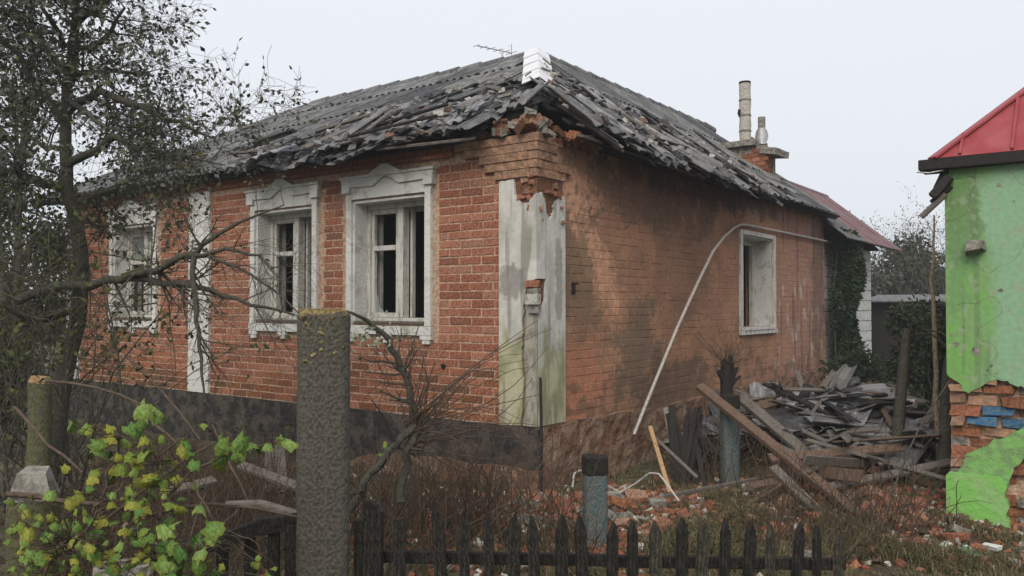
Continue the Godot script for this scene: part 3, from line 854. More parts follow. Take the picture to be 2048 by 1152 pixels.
func front_window(par: Node3D, xf: Transform3D, x0: float, x1: float, y0: float, y1: float, kind: int) -> void:
	var mb := MB.new()
	var zf := -0.24
	# outer frame
	xbox(mb, xf, x0, x0 + 0.06, y0, y1, zf, zf + 0.08)
	xbox(mb, xf, x1 - 0.06, x1, y0, y1, zf, zf + 0.08)
	xbox(mb, xf, x0 + 0.06, x1 - 0.06, y0, y0 + 0.055, zf, zf + 0.08)
	xbox(mb, xf, x0 + 0.06, x1 - 0.06, y1 - 0.07, y1, zf, zf + 0.08)
	var w := part("window", mb, M.white2, par)
	w.set_meta("label", ["broken double window nearest the cracked corner", "broken double window beside the narrow pilaster", "window behind the tree branches"][kind])
	# mullion
	var xm := lerpf(x0, x1, 0.5)
	mb = MB.new()
	xbox(mb, xf, xm - 0.035, xm + 0.035, y0 + 0.055, y1 - 0.07, zf - 0.005, zf + 0.085)
	part("mullion", mb, M.white2, w)
	# left sash with a small top light
	var yt := lerpf(y0, y1, 0.62)
	mb = MB.new()
	var a := x0 + 0.062; var b := xm - 0.042
	var lo := y0 + 0.058; var hi := y1 - 0.073
	xbox(mb, xf, a, a + 0.04, lo, hi, zf + 0.02, zf + 0.06)
	xbox(mb, xf, b - 0.04, b, lo, hi, zf + 0.015, zf + 0.065)
	xbox(mb, xf, a + 0.04, b - 0.04, hi - 0.045, hi, zf + 0.015, zf + 0.065)
	xbox(mb, xf, a + 0.04, b - 0.04, lo, lo + 0.045, zf + 0.015, zf + 0.065)
	xbox(mb, xf, a + 0.04, b - 0.04, yt - 0.025, yt + 0.025, zf + 0.01, zf + 0.07)
	part("sash", mb, M.white2, w)
	# right sash: swung inwards, lying along the reveal
	mb = MB.new()
	var xs := xm + 0.05
	if kind < 2:
		xbox(mb, xf, xs - 0.008, xs + 0.02, lo, hi, zf - 0.06, zf - 0.01)
	else:
		xbox(mb, xf, xs, xs + 0.035, lo, hi, zf + 0.015, zf + 0.065)
		xbox(mb, xf, x1 - 0.10, x1 - 0.062, lo, hi, zf + 0.015, zf + 0.065)
	part("sash", mb, M.white2, w)
	# inner frame
	mb = MB.new()
	xbox(mb, xf, x0 + 0.0, x0 + 0.06, y0, y1, zf - 0.11, zf - 0.07)
	xbox(mb, xf, x0 + 0.06, x1 - 0.03, y1 - 0.1, y1, zf - 0.11, zf - 0.07)
	part("inner_frame", mb, M.white2, w)
	# shards of glass left in the sash
	mb = MB.new()
	if kind == 2:
		xbox(mb, xf, a + 0.04, b - 0.04, yt + 0.025, hi - 0.045, zf + 0.036, zf + 0.040, 0.0)
	else:
		mb.extrude(PackedVector2Array([Vector2(a + 0.04, lo + 0.045), Vector2(a + 0.17, lo + 0.045), Vector2(a + 0.10, lo + 0.10), Vector2(a + 0.075, lo + 0.20), Vector2(a + 0.04, lo + 0.28)]), xf, zf + 0.036, zf + 0.040)
	part("glass", mb, M.glass, w)
	# lining of the reveal
	mb = MB.new()
	xbox(mb, xf, x0 - 0.004, x0 + 0.02, y0, y1, zf + 0.081, 0.012)
	xbox(mb, xf, x1 - 0.02, x1 + 0.004, y0, y1, zf + 0.081, 0.012)
	xbox(mb, xf, x0 + 0.021, x1 - 0.021, y1 - 0.02, y1 + 0.004, zf + 0.081, 0.012)
	part("reveal", mb, M.white, w)
	# casing boards
	for q in [[x0 - 0.08, x0 - 0.005], [x1 + 0.005, x1 + 0.08]]:
		mb = MB.new()
		xbox(mb, xf, q[0], q[1], y0 - 0.02, y1 + 0.02, 0.0, 0.04)
		part("casing", mb, M.white, w)
	# carved head: board, peaked moulding and end ears
	var cx := (x0 + x1) / 2
	var l := x0 - 0.13; var r := x1 + 0.13
	mb = MB.new()
	mb.extrude(PackedVector2Array([Vector2(x0 - 0.08, y1 + 0.021), Vector2(x1 + 0.08, y1 + 0.021), Vector2(x1 + 0.08, y1 + 0.14), Vector2(cx + 0.17, y1 + 0.13), Vector2(cx + 0.05, y1 + 0.20), Vector2(cx, y1 + 0.215), Vector2(cx - 0.05, y1 + 0.20), Vector2(cx - 0.17, y1 + 0.13), Vector2(x0 - 0.08, y1 + 0.14)]), xf, 0.0, 0.038)
	var hd := part("window_head", mb, M.white, w)
	mb = MB.new()
	var top := [Vector2(l, y1 + 0.225), Vector2(cx - 0.22, y1 + 0.225), Vector2(cx - 0.13, y1 + 0.25), Vector2(cx - 0.04, y1 + 0.305), Vector2(cx, y1 + 0.31), Vector2(cx + 0.04, y1 + 0.305), Vector2(cx + 0.13, y1 + 0.25), Vector2(cx + 0.22, y1 + 0.225), Vector2(r, y1 + 0.225)]
	var bot := [Vector2(r, y1 + 0.19), Vector2(x1 + 0.085, y1 + 0.142), Vector2(cx + 0.18, y1 + 0.133), Vector2(cx + 0.05, y1 + 0.203), Vector2(cx, y1 + 0.216), Vector2(cx - 0.05, y1 + 0.203), Vector2(cx - 0.18, y1 + 0.133), Vector2(x0 - 0.085, y1 + 0.142), Vector2(l, y1 + 0.19)]
	mb.extrude(PackedVector2Array(top + bot), xf, 0.0, 0.062)
	mb.extrude(PackedVector2Array([Vector2(l - 0.015, y1 + 0.222), Vector2(r + 0.015, y1 + 0.222), Vector2(r + 0.015, y1 + 0.245), Vector2(cx + 0.22, y1 + 0.245), Vector2(cx + 0.04, y1 + 0.328), Vector2(cx - 0.04, y1 + 0.328), Vector2(cx - 0.22, y1 + 0.245), Vector2(l - 0.015, y1 + 0.245)]), xf, 0.0, 0.078)
	for q in [[l + 0.01, x0 - 0.006], [x1 + 0.006, r - 0.01]]:
		xbox(mb, xf, q[0], q[1], y1 + 0.085, y1 + 0.205, 0.0, 0.068)
	part("moulding", mb, M.white, w)
	# sill, apron and brackets
	mb = MB.new()
	xbox(mb, xf, x0 - 0.09, x1 + 0.09, y0 - 0.105, y0 - 0.022, 0.0, 0.045)
	part("apron", mb, M.white, w)
	mb = MB.new()
	xbox(mb, xf, x0 + 0.022, x1 - 0.022, y0 - 0.0, y0 + 0.022, zf + 0.081, 0.03)
	part("sill", mb, M.greywood, w)
	for q in [x0 - 0.02, cx, x1 + 0.02]:
		mb = MB.new()
		xbox(mb, xf, q - 0.07, q + 0.07, y0 - 0.145, y0 - 0.106, 0.0, 0.042)
		xbox(mb, xf, q - 0.045, q + 0.045, y0 - 0.185, y0 - 0.146, 0.0, 0.036)
		part("bracket", mb, M.white, w)

func side_window(par: Node3D, xf: Transform3D, x0: float, x1: float, y0: float, y1: float) -> void:
	var mb := MB.new()
	xbox(mb, xf, x0 - 0.08, x0, y0 - 0.02, y1 + 0.06, 0.0, 0.035)
	xbox(mb, xf, x1, x1 + 0.08, y0 - 0.02, y1 + 0.06, 0.0, 0.035)
	xbox(mb, xf, x0, x1, y1, y1 + 0.06, 0.0, 0.035)
	var w := part("window", mb, M.white2, par)
	w.set_meta("label", "narrow white side window with peeling reveal under the bent gas pipe")
	mb = MB.new()
	xbox(mb, xf, x0 - 0.09, x1 + 0.10, y0 - 0.075, y0 - 0.022, 0.0, 0.05)
	xbox(mb, xf, x0 - 0.002, x1 + 0.002, y0 - 0.02, y0 + 0.012, -0.30, 0.06)
	part("sill", mb, M.white2, w)
	mb = MB.new()
	xbox(mb, xf, x0 + 0.001, x0 + 0.02, y0 + 0.013, y1 - 0.001, -0.3, -0.002)
	xbox(mb, xf, x1 - 0.02, x1 - 0.001, y0 + 0.013, y1 - 0.001, -0.3, -0.002)
	xbox(mb, xf, x0 + 0.021, x1 - 0.021, y1 - 0.02, y1 - 0.001, -0.3, -0.002)
	part("reveal", mb, M.white, w)
	var xm := x0 + 0.58
	mb = MB.new()
	for q in [x0 + 0.022, xm - 0.04, x1 - 0.085]: xbox(mb, xf, q, q + 0.06, y0 + 0.013, y1 - 0.022, -0.30, -0.24)
	xbox(mb, xf, x0 + 0.083, xm - 0.041, lerpf(y0, y1, 0.64), lerpf(y0, y1, 0.68), -0.30, -0.24)
	xbox(mb, xf, x0 + 0.083, x1 - 0.086, y1 - 0.085, y1 - 0.023, -0.297, -0.243)
	part("sash", mb, M.white2, w)
	mb = MB.new()
	xbox(mb, xf, x0 + 0.083, xm - 0.041, y0 + 0.1, lerpf(y0, y1, 0.639), -0.273, -0.268, 0.0)
	part("glass", mb, M.glass, w)

# ---------------------------------------------------------------- roof
func build_roof() -> void:
	var r := RandomNumberGenerator.new()
	r.seed = 321
	var sl1 := sqrt(3.25 * 3.25 + 1.75 * 1.75)
	var sl2 := sqrt(2.3 * 2.3 + 1.75 * 1.75)
	var P1 := Transform3D(Basis(Vector3(1, 0, 0), Vector3(0, 1.75, -3.25) / sl1, Vector3(0, 3.25, 1.75) / sl1), Vector3(0, 2.98, 0.35))
	var P2 := Transform3D(Basis(Vector3(0, 0, -1), Vector3(-2.3, 1.75, 0) / sl2, Vector3(1.75, 2.3, 0) / sl2), Vector3(0.3, 2.98, 0))
	# charred decking (the body of the roof), planes and the back slopes
	var mb := MB.new()
	var A := Vector3(0.20, 3.05, 0.16); var Bk := Vector3(0.20, 3.05, -8.4); var Lf := Vector3(-8.3, 3.05, 0.16)
	var ap := Vector3(-2, 4.735, -2.9); var lr := Vector3(-6.15, 4.735, -2.9); var rr := Vector3(-2, 4.735, -8.4)
	var lb := Vector3(-8.3, 3.05, -6.0); var bl := Vector3(-4.3, 3.05, -8.4); var vl := Vector3(-4.3, 3.05, -6.0)
	var A1 := Vector3(-0.85, 3.05, 0.16); var A2 := Vector3(0.20, 3.05, -0.80); var Hc := A.lerp(ap, 0.25)
	mb.tri(Lf, A1, lr); mb.tri(A1, ap, lr); mb.tri(A1, Hc, ap)
	mb.tri(A2, Bk, ap); mb.tri(A2, ap, Hc); mb.tri(Bk, rr, ap)
	mb.tri(lb, Lf, lr); mb.quad(vl, lb, lr, ap); mb.quad(bl, vl, ap, rr)
	# soffit closes it from below
	var dn := Vector3(0, -0.03, 0)
	var Cn := Vector3(-0.3, 3.02, -0.3)
	mb.quad(A1 + dn, Lf + dn, lb + dn, Cn); mb.tri(Cn, lb + dn, vl + dn); mb.tri(A2 + dn, Cn, vl + dn); mb.quad(A2 + dn, vl + dn, bl + dn, Bk + dn)
	mb.tri(Bk, bl, rr)
	mb.quad(Lf + dn, A1 + dn, A1, Lf); mb.quad(A2 + dn, Bk + dn, Bk, A2)
	mb.quad(Bk + dn, bl + dn, bl, Bk); mb.quad(lb + dn, Lf + dn, Lf, lb)
	var roof := part("roof", mb, M.soot, house)
	roof.set_meta("label", "burnt hip roof of grey corrugated sheets, shattered towards the corner")
	# battens / boards showing in the gaps
	var y := 0.26
	while y < sl1 - 0.1:
		var f := y / sl1
		var x0 := -8.25 + 2.25 * f; var x1 := minf(0.2 - 2.3 * f, -0.75 + y * 1.2)
		x0 = maxf(x0, -5.2)
		if x1 - x0 > 0.3:
			mb = MB.new()
			var c := P1 * Vector3((x0 + x1) / 2, y, 0.012)
			mb.cbox(Transform3D(P1.basis.rotated(P1.basis.z, r.randf_range(-0.006, 0.006)), c), Vector3(x1 - x0, 0.11, 0.025), 0.003)
			part("roof_board", mb, M.char, roof)
		y += 0.24
	y = 0.10
	while y < sl2 - 0.1:
		var f := y / sl2
		var x0 := maxf(-0.25 + 3.25 * f, 0.75 - y * 0.9); var x1 := 8.3
		mb = MB.new()
		mb.cbox(Transform3D(P2.basis.rotated(P2.basis.z, r.randf_range(-0.006, 0.006)), P2 * Vector3((x0 + x1) / 2, y, 0.012)), Vector3(x1 - x0, 0.11, 0.025), 0.003)
		part("roof_board", mb, M.char, roof)
		y += 0.24
	# fascia boards, cracked in lengths
	for q in [[-8.3, -6.2], [-6.2, -4.4], [-4.38, -2.9], [-2.88, -1.3]]:
		mb = MB.new()
		stick(mb, P1 * Vector3(q[0], 0.17, -0.035), P1 * Vector3(q[1], 0.17, -0.035 - r.randf() * 0.015), 0.025, 0.06)
		part("fascia", mb, M.char, roof)
	for q in [[0.9, 3.0], [3.0, 5.4], [5.4, 8.2]]:
		mb = MB.new()
		stick(mb, P2 * Vector3(q[0], 0.08, -0.035), P2 * Vector3(q[1], 0.08, -0.035), 0.025, 0.06)
		part("fascia", mb, M.char, roof)
	# whole sheets
	var vmax1 := func(s: float) -> float: return sl1 * minf(1.0, minf((s + 0.3) / 2.3, (8.4 - s) / 2.25))
	var vmax2 := func(t: float) -> float: return sl2 * minf(1.0, (t + 0.35) / 3.25)
	lay_sheets(roof, P1, -8.4, 0.3, [0.06, 1.02, 1.98, 2.94], sl1, func(x): return vmax1.call(-x), func(x, v): return dmg1(-x, v), r)
	lay_sheets(roof, P2, -0.35, 7.75, [-0.06, 0.92, 1.90], sl2, func(x): return vmax2.call(x), func(x, v): return dmg2(x, v), r)
	# broken pieces slid down over each other
	for i in 95:
		var s := 0.0; var v := 0.0
		for k in 40:
			s = r.randf_range(-0.2, 5.4); v = pow(r.randf(), 1.15) * 3.5
			if r.randf() < dmg1(s, v) and v < vmax1.call(s) - (0.15 if v < 0.8 else 0.95): break
			v = -1.0
		if v < 0: continue
		var o := mi("roof_fragment", frags[r.randi() % frags.size()], slate_pick(r), roof)
		var yaw := r.randfn(0.04, 0.20)
		o.transform = P1 * Transform3D(Basis(Vector3(0, 0, 1), yaw) * Basis(Vector3(1, 0, 0), r.randfn(0.0, 0.06)) * Basis(Vector3(0, 1, 0), r.randfn(0.0, 0.10)), Vector3(-s, maxf(v, 0.38), 0.05 + 0.10 * r.randf() * dmg1(s, v)))
	for i in 115:
		var t := 0.0; var v := 0.0
		for k in 40:
			t = r.randf_range(-0.2, 6.6); v = pow(r.randf(), 1.25) * 2.8
			if r.randf() < dmg2(t, v) and v < vmax2.call(t) - (0.15 if v < 0.7 else 0.8): break
			v = -1.0
		if v < 0: continue
		var o := mi("roof_fragment", frags[r.randi() % frags.size()], slate_pick(r), roof)
		o.transform = P2 * Transform3D(Basis(Vector3(0, 0, 1), r.randfn(-0.05, 0.16)) * Basis(Vector3(1, 0, 0), r.randfn(0.0, 0.06)) * Basis(Vector3(0, 1, 0), r.randfn(0.0, 0.10)), Vector3(t, maxf(v, 0.24), 0.05 + 0.11 * r.randf() * dmg2(t, v)))
	# chips and crumbs
	mb = MB.new()
	for i in 1500:
		var on1 := r.randf() < 0.5
		var s := r.randf_range(-0.1, 5.0); var v := pow(r.randf(), 1.5) * 2.6
		var d := dmg1(s, v) if on1 else dmg2(s, v)
		var vm: float = vmax1.call(s) if on1 else vmax2.call(s)
		if r.randf() > d or v > vm: continue
		var tone := r.randf_range(0.07, 0.30)
		mb.col = L(tone, tone * 0.99, tone * 0.96)
		if r.randf() < 0.05: mb.col = L(0.20, 0.12, 0.085)
		if r.randf() < 0.16: mb.col = L(0.40, 0.40, 0.38)
		var tr := (P1 if on1 else P2) * Transform3D(Basis.from_euler(Vector3(r.randf_range(-0.6, 0.6), r.randf_range(-0.6, 0.6), r.randf() * TAU)), Vector3(-s if on1 else s, v, 0.06 + 0.13 * r.randf() * d))
		mb.jbox(tr, Vector3(r.randf_range(0.03, 0.13), r.randf_range(0.02, 0.08), r.randf_range(0.006, 0.03)), 0.008, r)
	var o2 := part("roof_crumbs", mb, M.slate_chip, roof)
	o2.set_meta("kind", "stuff")
	# fallen laths across the broken slope
	for i in 22:
		mb = MB.new()
		var on1 := i % 2 == 0
		var s := r.randf_range(1.0, 4.0); var v := r.randf_range(0.05, 0.9)
		var vm: float = vmax1.call(s) if on1 else vmax2.call(s)
		v = minf(v, vm - 0.2)
		if v < 0: continue
		var xf := P1 if on1 else P2
		var c := Vector3(-s if on1 else s, v, 0.12 + 0.08 * r.randf())
		var ang := r.randfn(0.15, 0.3) * (1.0 if on1 else -1.0) + (PI / 2 if r.randf() < 0.45 else 0.0)
		var h := Vector3(cos(ang), sin(ang), r.randfn(0, 0.03)) * r.randf_range(0.2, 0.5)
		stick(mb, xf * (c - h), xf * (c + h), 0.06, 0.022, r.randf_range(-0.3, 0.3))
		part("lath", mb, M.char if r.randf() < 0.6 else M.greywood, roof)
	# eave boards tipped at the broken corner
	for q in [[Vector3(-1.55, 0.05, 0.02), Vector3(-0.45, 0.06, -0.02), true], [Vector3(0.35, 0.10, 0.0), Vector3(2.6, 0.02, -0.02), false], [Vector3(0.5, 0.25, 0.05), Vector3(3.2, 0.06, 0.03), false], [Vector3(-3.1, 0.02, 0.03), Vector3(-1.2, 0.10, 0.04), true]]:
		mb = MB.new()
		var xf := P1 if q[2] else P2
		stick(mb, xf * q[0], xf * q[1], 0.09, 0.022, 0.3)
		part("lath", mb, M.greywood, roof)
	# charred hip rafter under the lost cap
	mb = MB.new()
	stick(mb, Vector3(-0.1, 3.12, -0.1), Vector3(-1.0, 3.85, -1.45), 0.06, 0.12)
	part("hip_rafter", mb, M.char, roof)
	# white ridge caps on the upper hip
	var hip_a := Vector3(-2.0, 4.80, -2.9); var hip_b := Vector3(0.3, 3.05, 0.35)
	var n1 := P1.basis.z; var n2 := P2.basis.z
	var hd := (hip_b - hip_a).normalized()
	var w1 := n1.cross(hd).normalized(); var w2 := hd.cross(n2).normalized()
	if w1.x > 0: w1 = -w1
	if w2.z > 0: w2 = -w2
	for k in 4:
		var f0 := -0.01 + k * 0.150; var f1 := f0 + 0.172
		mb = MB.new()
		var p0 := hip_a.lerp(hip_b, f0) + Vector3(0, 0.075, 0); var p1 := hip_a.lerp(hip_b, f1) + Vector3(0, 0.092, 0)
		var wd0 := 0.17; var wd1 := 0.18
		var th := Vector3(0, -0.010, 0)
		var tip := hd * 0.0
		for q in [[w1, -1.0], [w2, 1.0]]:
			var wv: Vector3 = q[0] - Vector3(0, 0.10, 0)
			var a := p0; var b := p1 + tip; var c := p1 + wv * wd1 + hd * 0.02; var d := p0 + wv * wd0
			if q[1] < 0: mb.quad(d, c, b, a); mb.quad(a + th, b + th, c + th, d + th); mb.quad(b, c, c + th, b + th); mb.quad(c, d, d + th, c + th)
			else: mb.quad(a, b, c, d); mb.quad(d + th, c + th, b + th, a + th); mb.quad(c, b, b + th, c + th); mb.quad(d, c, c + th, d + th)
		var o := part("ridge_cap", mb, M.cap, roof)
		o.set_meta("label", "white ridge cap on the hip above the corner")
	# grey caps along both ridges
	for k in 11:
		mb = MB.new()
		var x0 := -2.15 - k * 0.38
		mb.tube([Vector3(x0, 4.765 + r.randf() * 0.01, -2.9), Vector3(x0 - 0.42, 4.755, -2.9)], [0.075, 0.07], 8)
		part("ridge_tile", mb, M.slate[k % 5], roof)
	for k in 15:
		mb = MB.new()
		var z0 := -3.05 - k * 0.36
		mb.tube([Vector3(-2, 4.765 + r.randf() * 0.01, z0), Vector3(-2, 4.755, z0 - 0.40)], [0.075, 0.07], 8)
		part("ridge_tile", mb, M.slate[k % 5], roof)
	for k in 9:
		mb = MB.new()
		var a := Vector3(-6.15, 4.76, -2.9).lerp(Vector3(-8.4, 3.02, 0.35), k / 9.0)
		var b := Vector3(-6.15, 4.75, -2.9).lerp(Vector3(-8.4, 3.02, 0.35), (k + 1.1) / 9.0)
		mb.tube([a, b], [0.07, 0.075], 8)
		part("ridge_tile", mb, M.slate[k % 5], roof)
	# torn roofing felt hanging over the eave
	felt_flap(roof, P1, -2.85, 0.50, r)
	felt_flap(roof, P1, -2.25, 0.34, r)
	# chimney
	chimney()

func slate_pick(r: RandomNumberGenerator) -> Material:
	var q := r.randf()
	if q < 0.30: return M.slate_burnt
	return M.slate[r.randi() % 6]

func corner_cut(xf: Transform3D, x: float) -> bool:
	return x > -0.95 if xf.basis.x.x > 0.5 else x < 0.9

func dmg1(s: float, v: float) -> float:
	if s < 0.80 - v * 1.1: return 0.0
	var d := clampf((4.1 - 0.45 * v - s) / 1.2 + 0.25, 0, 1)
	d *= clampf((1.9 - v) / 0.6 + 0.35, 0.22, 1.0)
	return d

func dmg2(t: float, v: float) -> float:
	if t < 0.75 - v: return 0.0
	var d := clampf((5.9 - t) / 2.0 + 0.1, 0, 1)
	var top := 1.45 if t > 2.0 else 2.2
	d *= clampf((top - v) / 0.5 + 0.4, 0.0, 1.0)
	return d

func lay_sheets(roof: Node3D, xf: Transform3D, x0: float, x1: float, rows: Array, slope: float, vmax: Callable, dmg: Callable, r: RandomNumberGenerator) -> void:
	var w := 0.115 * 5.5
	for ri in rows.size():
		var v0: float = rows[ri]
		var x := x0 + (0.2 if ri % 2 else 0.0)
		while x < x1 - 0.1:
			var xc := x + w / 2
			var d: float = dmg.call(xc, v0 + 0.5)
			var gone: bool = (d > 0.5 and r.randf() < d * 0.82) or vmax.call(xc) < v0 + 0.1 or (v0 < 0.5 and corner_cut(xf, xc))
			var chipped := d > 0.15
			var nw := 6.0
			if x + nw * 0.115 > x1: nw = (x1 - x) / 0.115
			if not gone and nw > 0.7:
				var ja := []
				var jb := []
				for i in 60:
					ja.append(r.randf_range(0, 0.05) if chipped else r.randf_range(0, 0.006))
					jb.append(r.randf_range(0, 0.25) if chipped else 0.0)
				if chipped and r.randf() < 0.7:
					var k0 := r.randi() % 30
					for i in range(k0, mini(k0 + r.randi_range(4, 14), 60)): ja[i] += r.randf_range(0.15, 0.5)
				var xs := x
				var mb := sheet(nw, 0.115, 0.0165, func(q): return v0 + ja[int(q / 0.0192)], func(q): return minf(v0 + 1.17 - jb[int(q / 0.0192)], vmax.call(xs + q)))
				if mb.v.size() > 0:
					# the lower edge rides on the row below
					var o := part("roof_sheet", mb, (M.slate[r.randi() % 5] if r.randf() < 0.85 else M.slate_burnt), roof)
					var b := Basis(Vector3(1, 0, 0), 0.022 + (r.randf_range(0, 0.03) if chipped else 0.0))
					if chipped: b = b * Basis(Vector3(0, 0, 1), r.randfn(0, 0.02))
					o.transform = xf * T(Vector3(x, 0, 0)) * T(Vector3(0, v0 + 1.17, 0.045)) * Transform3D(Basis(Vector3(1, 0, 0), -0.022) * Basis(Vector3(0, 0, 1), r.randfn(0, 0.02 if chipped else 0.003)), Vector3.ZERO) * T(Vector3(0, -v0 - 1.17, 0))
			x += w
	return

func felt_flap(roof: Node3D, xf: Transform3D, xc: float, w: float, r: RandomNumberGenerator) -> void:
	var mb := MB.new()
	var nu := 9; var nv := 10
	var g := []
	for j in nv + 1:
		var row := []
		for i in nu + 1:
			var a := float(i) / nu; var b := float(j) / nv
			var px := xc + (a - 0.5) * w * (1.0 - 0.3 * b) - b * 0.10
			var wav := sin(a * 9.0 + b * 2.0) * 0.035 + r.randf_range(-0.012, 0.012)
			var p: Vector3
			if b < 0.45: p = xf * Vector3(px, 0.55 - b * 1.1, 0.12 + wav + 0.06 * b)
			else: p = xf * Vector3(px, 0.055, 0.147) + Vector3(0, -(b - 0.45) * 0.36 * (0.6 + 0.45 * a), 0.05 + wav * 1.3 + (b - 0.45) * 0.05)
			row.append(p)
		g.append(row)
	for j in nv:
		for i in nu:
			mb.quad(g[j + 1][i], g[j + 1][i + 1], g[j][i + 1], g[j][i])
			var e := Vector3(0, -0.003, -0.004)
			mb.quad(g[j][i] + e, g[j][i + 1] + e, g[j + 1][i + 1] + e, g[j + 1][i] + e)
	part("roofing_felt", mb, M.tarpaper, roof).set_meta("label", "torn dark roofing felt hanging over the eave")

func chimney() -> void:
	var r := RandomNumberGenerator.new()
	r.seed = 55
	var c := Vector3(-0.60, -0.35, -6.75)
	var mb := MB.new()
	mb.cbox(T(c + Vector3(-0.05, 3.93, 0)), Vector3(0.60, 0.84, 0.50), 0.01)
	var ch := part("chimney", mb, M.cement, house)
	ch.set_meta("label", "short rendered brick chimney with asbestos flue pipe")
	# exposed bricks where the render fell off
	for k in 6:
		for i in 3:
			if (k == 0 or k == 5) and i == 0: continue
			mb = MB.new()
			mb.cbox(T(c + Vector3(-0.08 + i * 0.125 + (0.05 if k % 2 else 0.0) + 0.03, 3.93 + k * 0.068, 0.253)), Vector3(0.118, 0.062, 0.02), 0.004)
			part("brick", mb, M.bricks[r.randi() % 8] if r.randf() < 0.7 else M.dirty[r.randi() % 4], ch)
	for k in 5:
		for i in 3:
			mb = MB.new()
			mb.cbox(T(c + Vector3(0.253, 3.93 + k * 0.068, 0.2 - i * 0.12)), Vector3(0.02, 0.062, 0.112), 0.004)
			part("brick", mb, M.bricks[r.randi() % 8] if r.randf() < 0.5 else M.dirty[r.randi() % 4], ch)
	# crumbled cap slab, two halves
	mb = MB.new()
	mb.extrude(poly([ragged([Vector2(-0.40, -0.34), Vector2(0.15, -0.34)], 0.02, 0.07, 2), ragged([Vector2(0.1, -0.1), Vector2(0.16, 0.12), Vector2(0.05, 0.34)], 0.02, 0.06, 3), Vector2(-0.40, 0.34)]), T(c + Vector3(0, 4.35, 0), Basis(Vector3(1, 0, 0), -PI / 2)), 0.0, 0.085)
	part("cap_slab", mb, M.cement, ch)
	mb = MB.new()
	mb.extrude(poly([ragged([Vector2(0.19, -0.30), Vector2(0.42, -0.22), Vector2(0.44, 0.24), Vector2(0.2, 0.30), Vector2(0.22, 0.0)], 0.015, 0.06, 4)]), T(c + Vector3(0.0, 4.24, 0), Basis(Vector3(1, 0, 0), -PI / 2) * Basis(Vector3(0, 1, 0), 0.12)), 0.0, 0.10)
	part("cap_slab", mb, M.cement, ch)
	# cement skirt
	mb = MB.new()
	mb.hexa(PackedVector3Array([c + Vector3(-0.45, 4.2, -0.36), c + Vector3(0.46, 3.66, -0.36), c + Vector3(-0.36, 4.36, -0.27), c + Vector3(0.27, 3.94, -0.27), c + Vector3(-0.45, 4.2, 0.36), c + Vector3(0.46, 3.66, 0.36), c + Vector3(-0.36, 4.36, 0.27), c + Vector3(0.27, 3.94, 0.27)]))
	part("skirt", mb, M.cement, ch)
	# tall flue pipe
	mb = MB.new()
	var pts := []; var rad := []
	for k in 16:
		pts.append(c + Vector3(-0.12 + sin(k * 1.3) * 0.003, 4.38 + k * 0.066, 0.05)); rad.append(0.086 + (0.006 if k % 5 == 0 else 0.0))
	mb.tube(pts, rad, 14)
	var fl := part("flue_pipe", mb, M.flue, ch)
	fl.set_meta("label", "tall whitish asbestos flue pipe with black rim")
	mb = MB.new()
	mb.tube([c + Vector3(-0.12, 5.367, 0.05), c + Vector3(-0.12, 5.40, 0.05)], [0.093, 0.09], 14)
	part("rim", mb, M.soot, fl)
	for yy in [4.86, 4.62, 5.1]:
		mb = MB.new()
		mb.tube([c + Vector3(-0.12, yy, 0.05), c + Vector3(-0.12, yy + 0.022, 0.05)], [0.0945, 0.0945], 14)
		part("clamp", mb, M.cement, fl)
	# bird-eaten soot hole and crumbling knob on the pipe
	mb = MB.new()
	for k in 7: mb.jbox(T(c + Vector3(-0.21 + r.randf() * 0.05, 4.88 + r.randf() * 0.10, 0.08 + r.randf() * 0.05)), Vector3(0.035, 0.04, 0.035), 0.01, r)
	part("wire_knot", mb, M.soot, fl)
	# small zinc vent with a bell
	mb = MB.new()
	var p0 := c + Vector3(0.13, 4.40, 0.02)
	mb.tube([p0, p0 + Vector3(0, 0.05, 0), p0 + Vector3(0, 0.12, 0), p0 + Vector3(0, 0.20, 0), p0 + Vector3(0, 0.25, 0)], [0.06, 0.08, 0.10, 0.085, 0.055], 12)
	var vp := part("vent_pipe", mb, M.zinc, ch)
	mb = MB.new()
	mb.tube([p0 + Vector3(0, 0.24, 0), p0 + Vector3(0, 0.42, 0)], [0.056, 0.056], 12)
	part("pipe_top", mb, M.cement, vp)
	mb = MB.new()
	mb.tube([p0 + Vector3(-0.08, 0.06, 0), p0 + Vector3(-0.15, 0.12, 0.02), p0 + Vector3(-0.2, 0.10, 0.02)], [0.02, 0.02, 0.02], 7)
	part("bracket", mb, M.cement, vp)

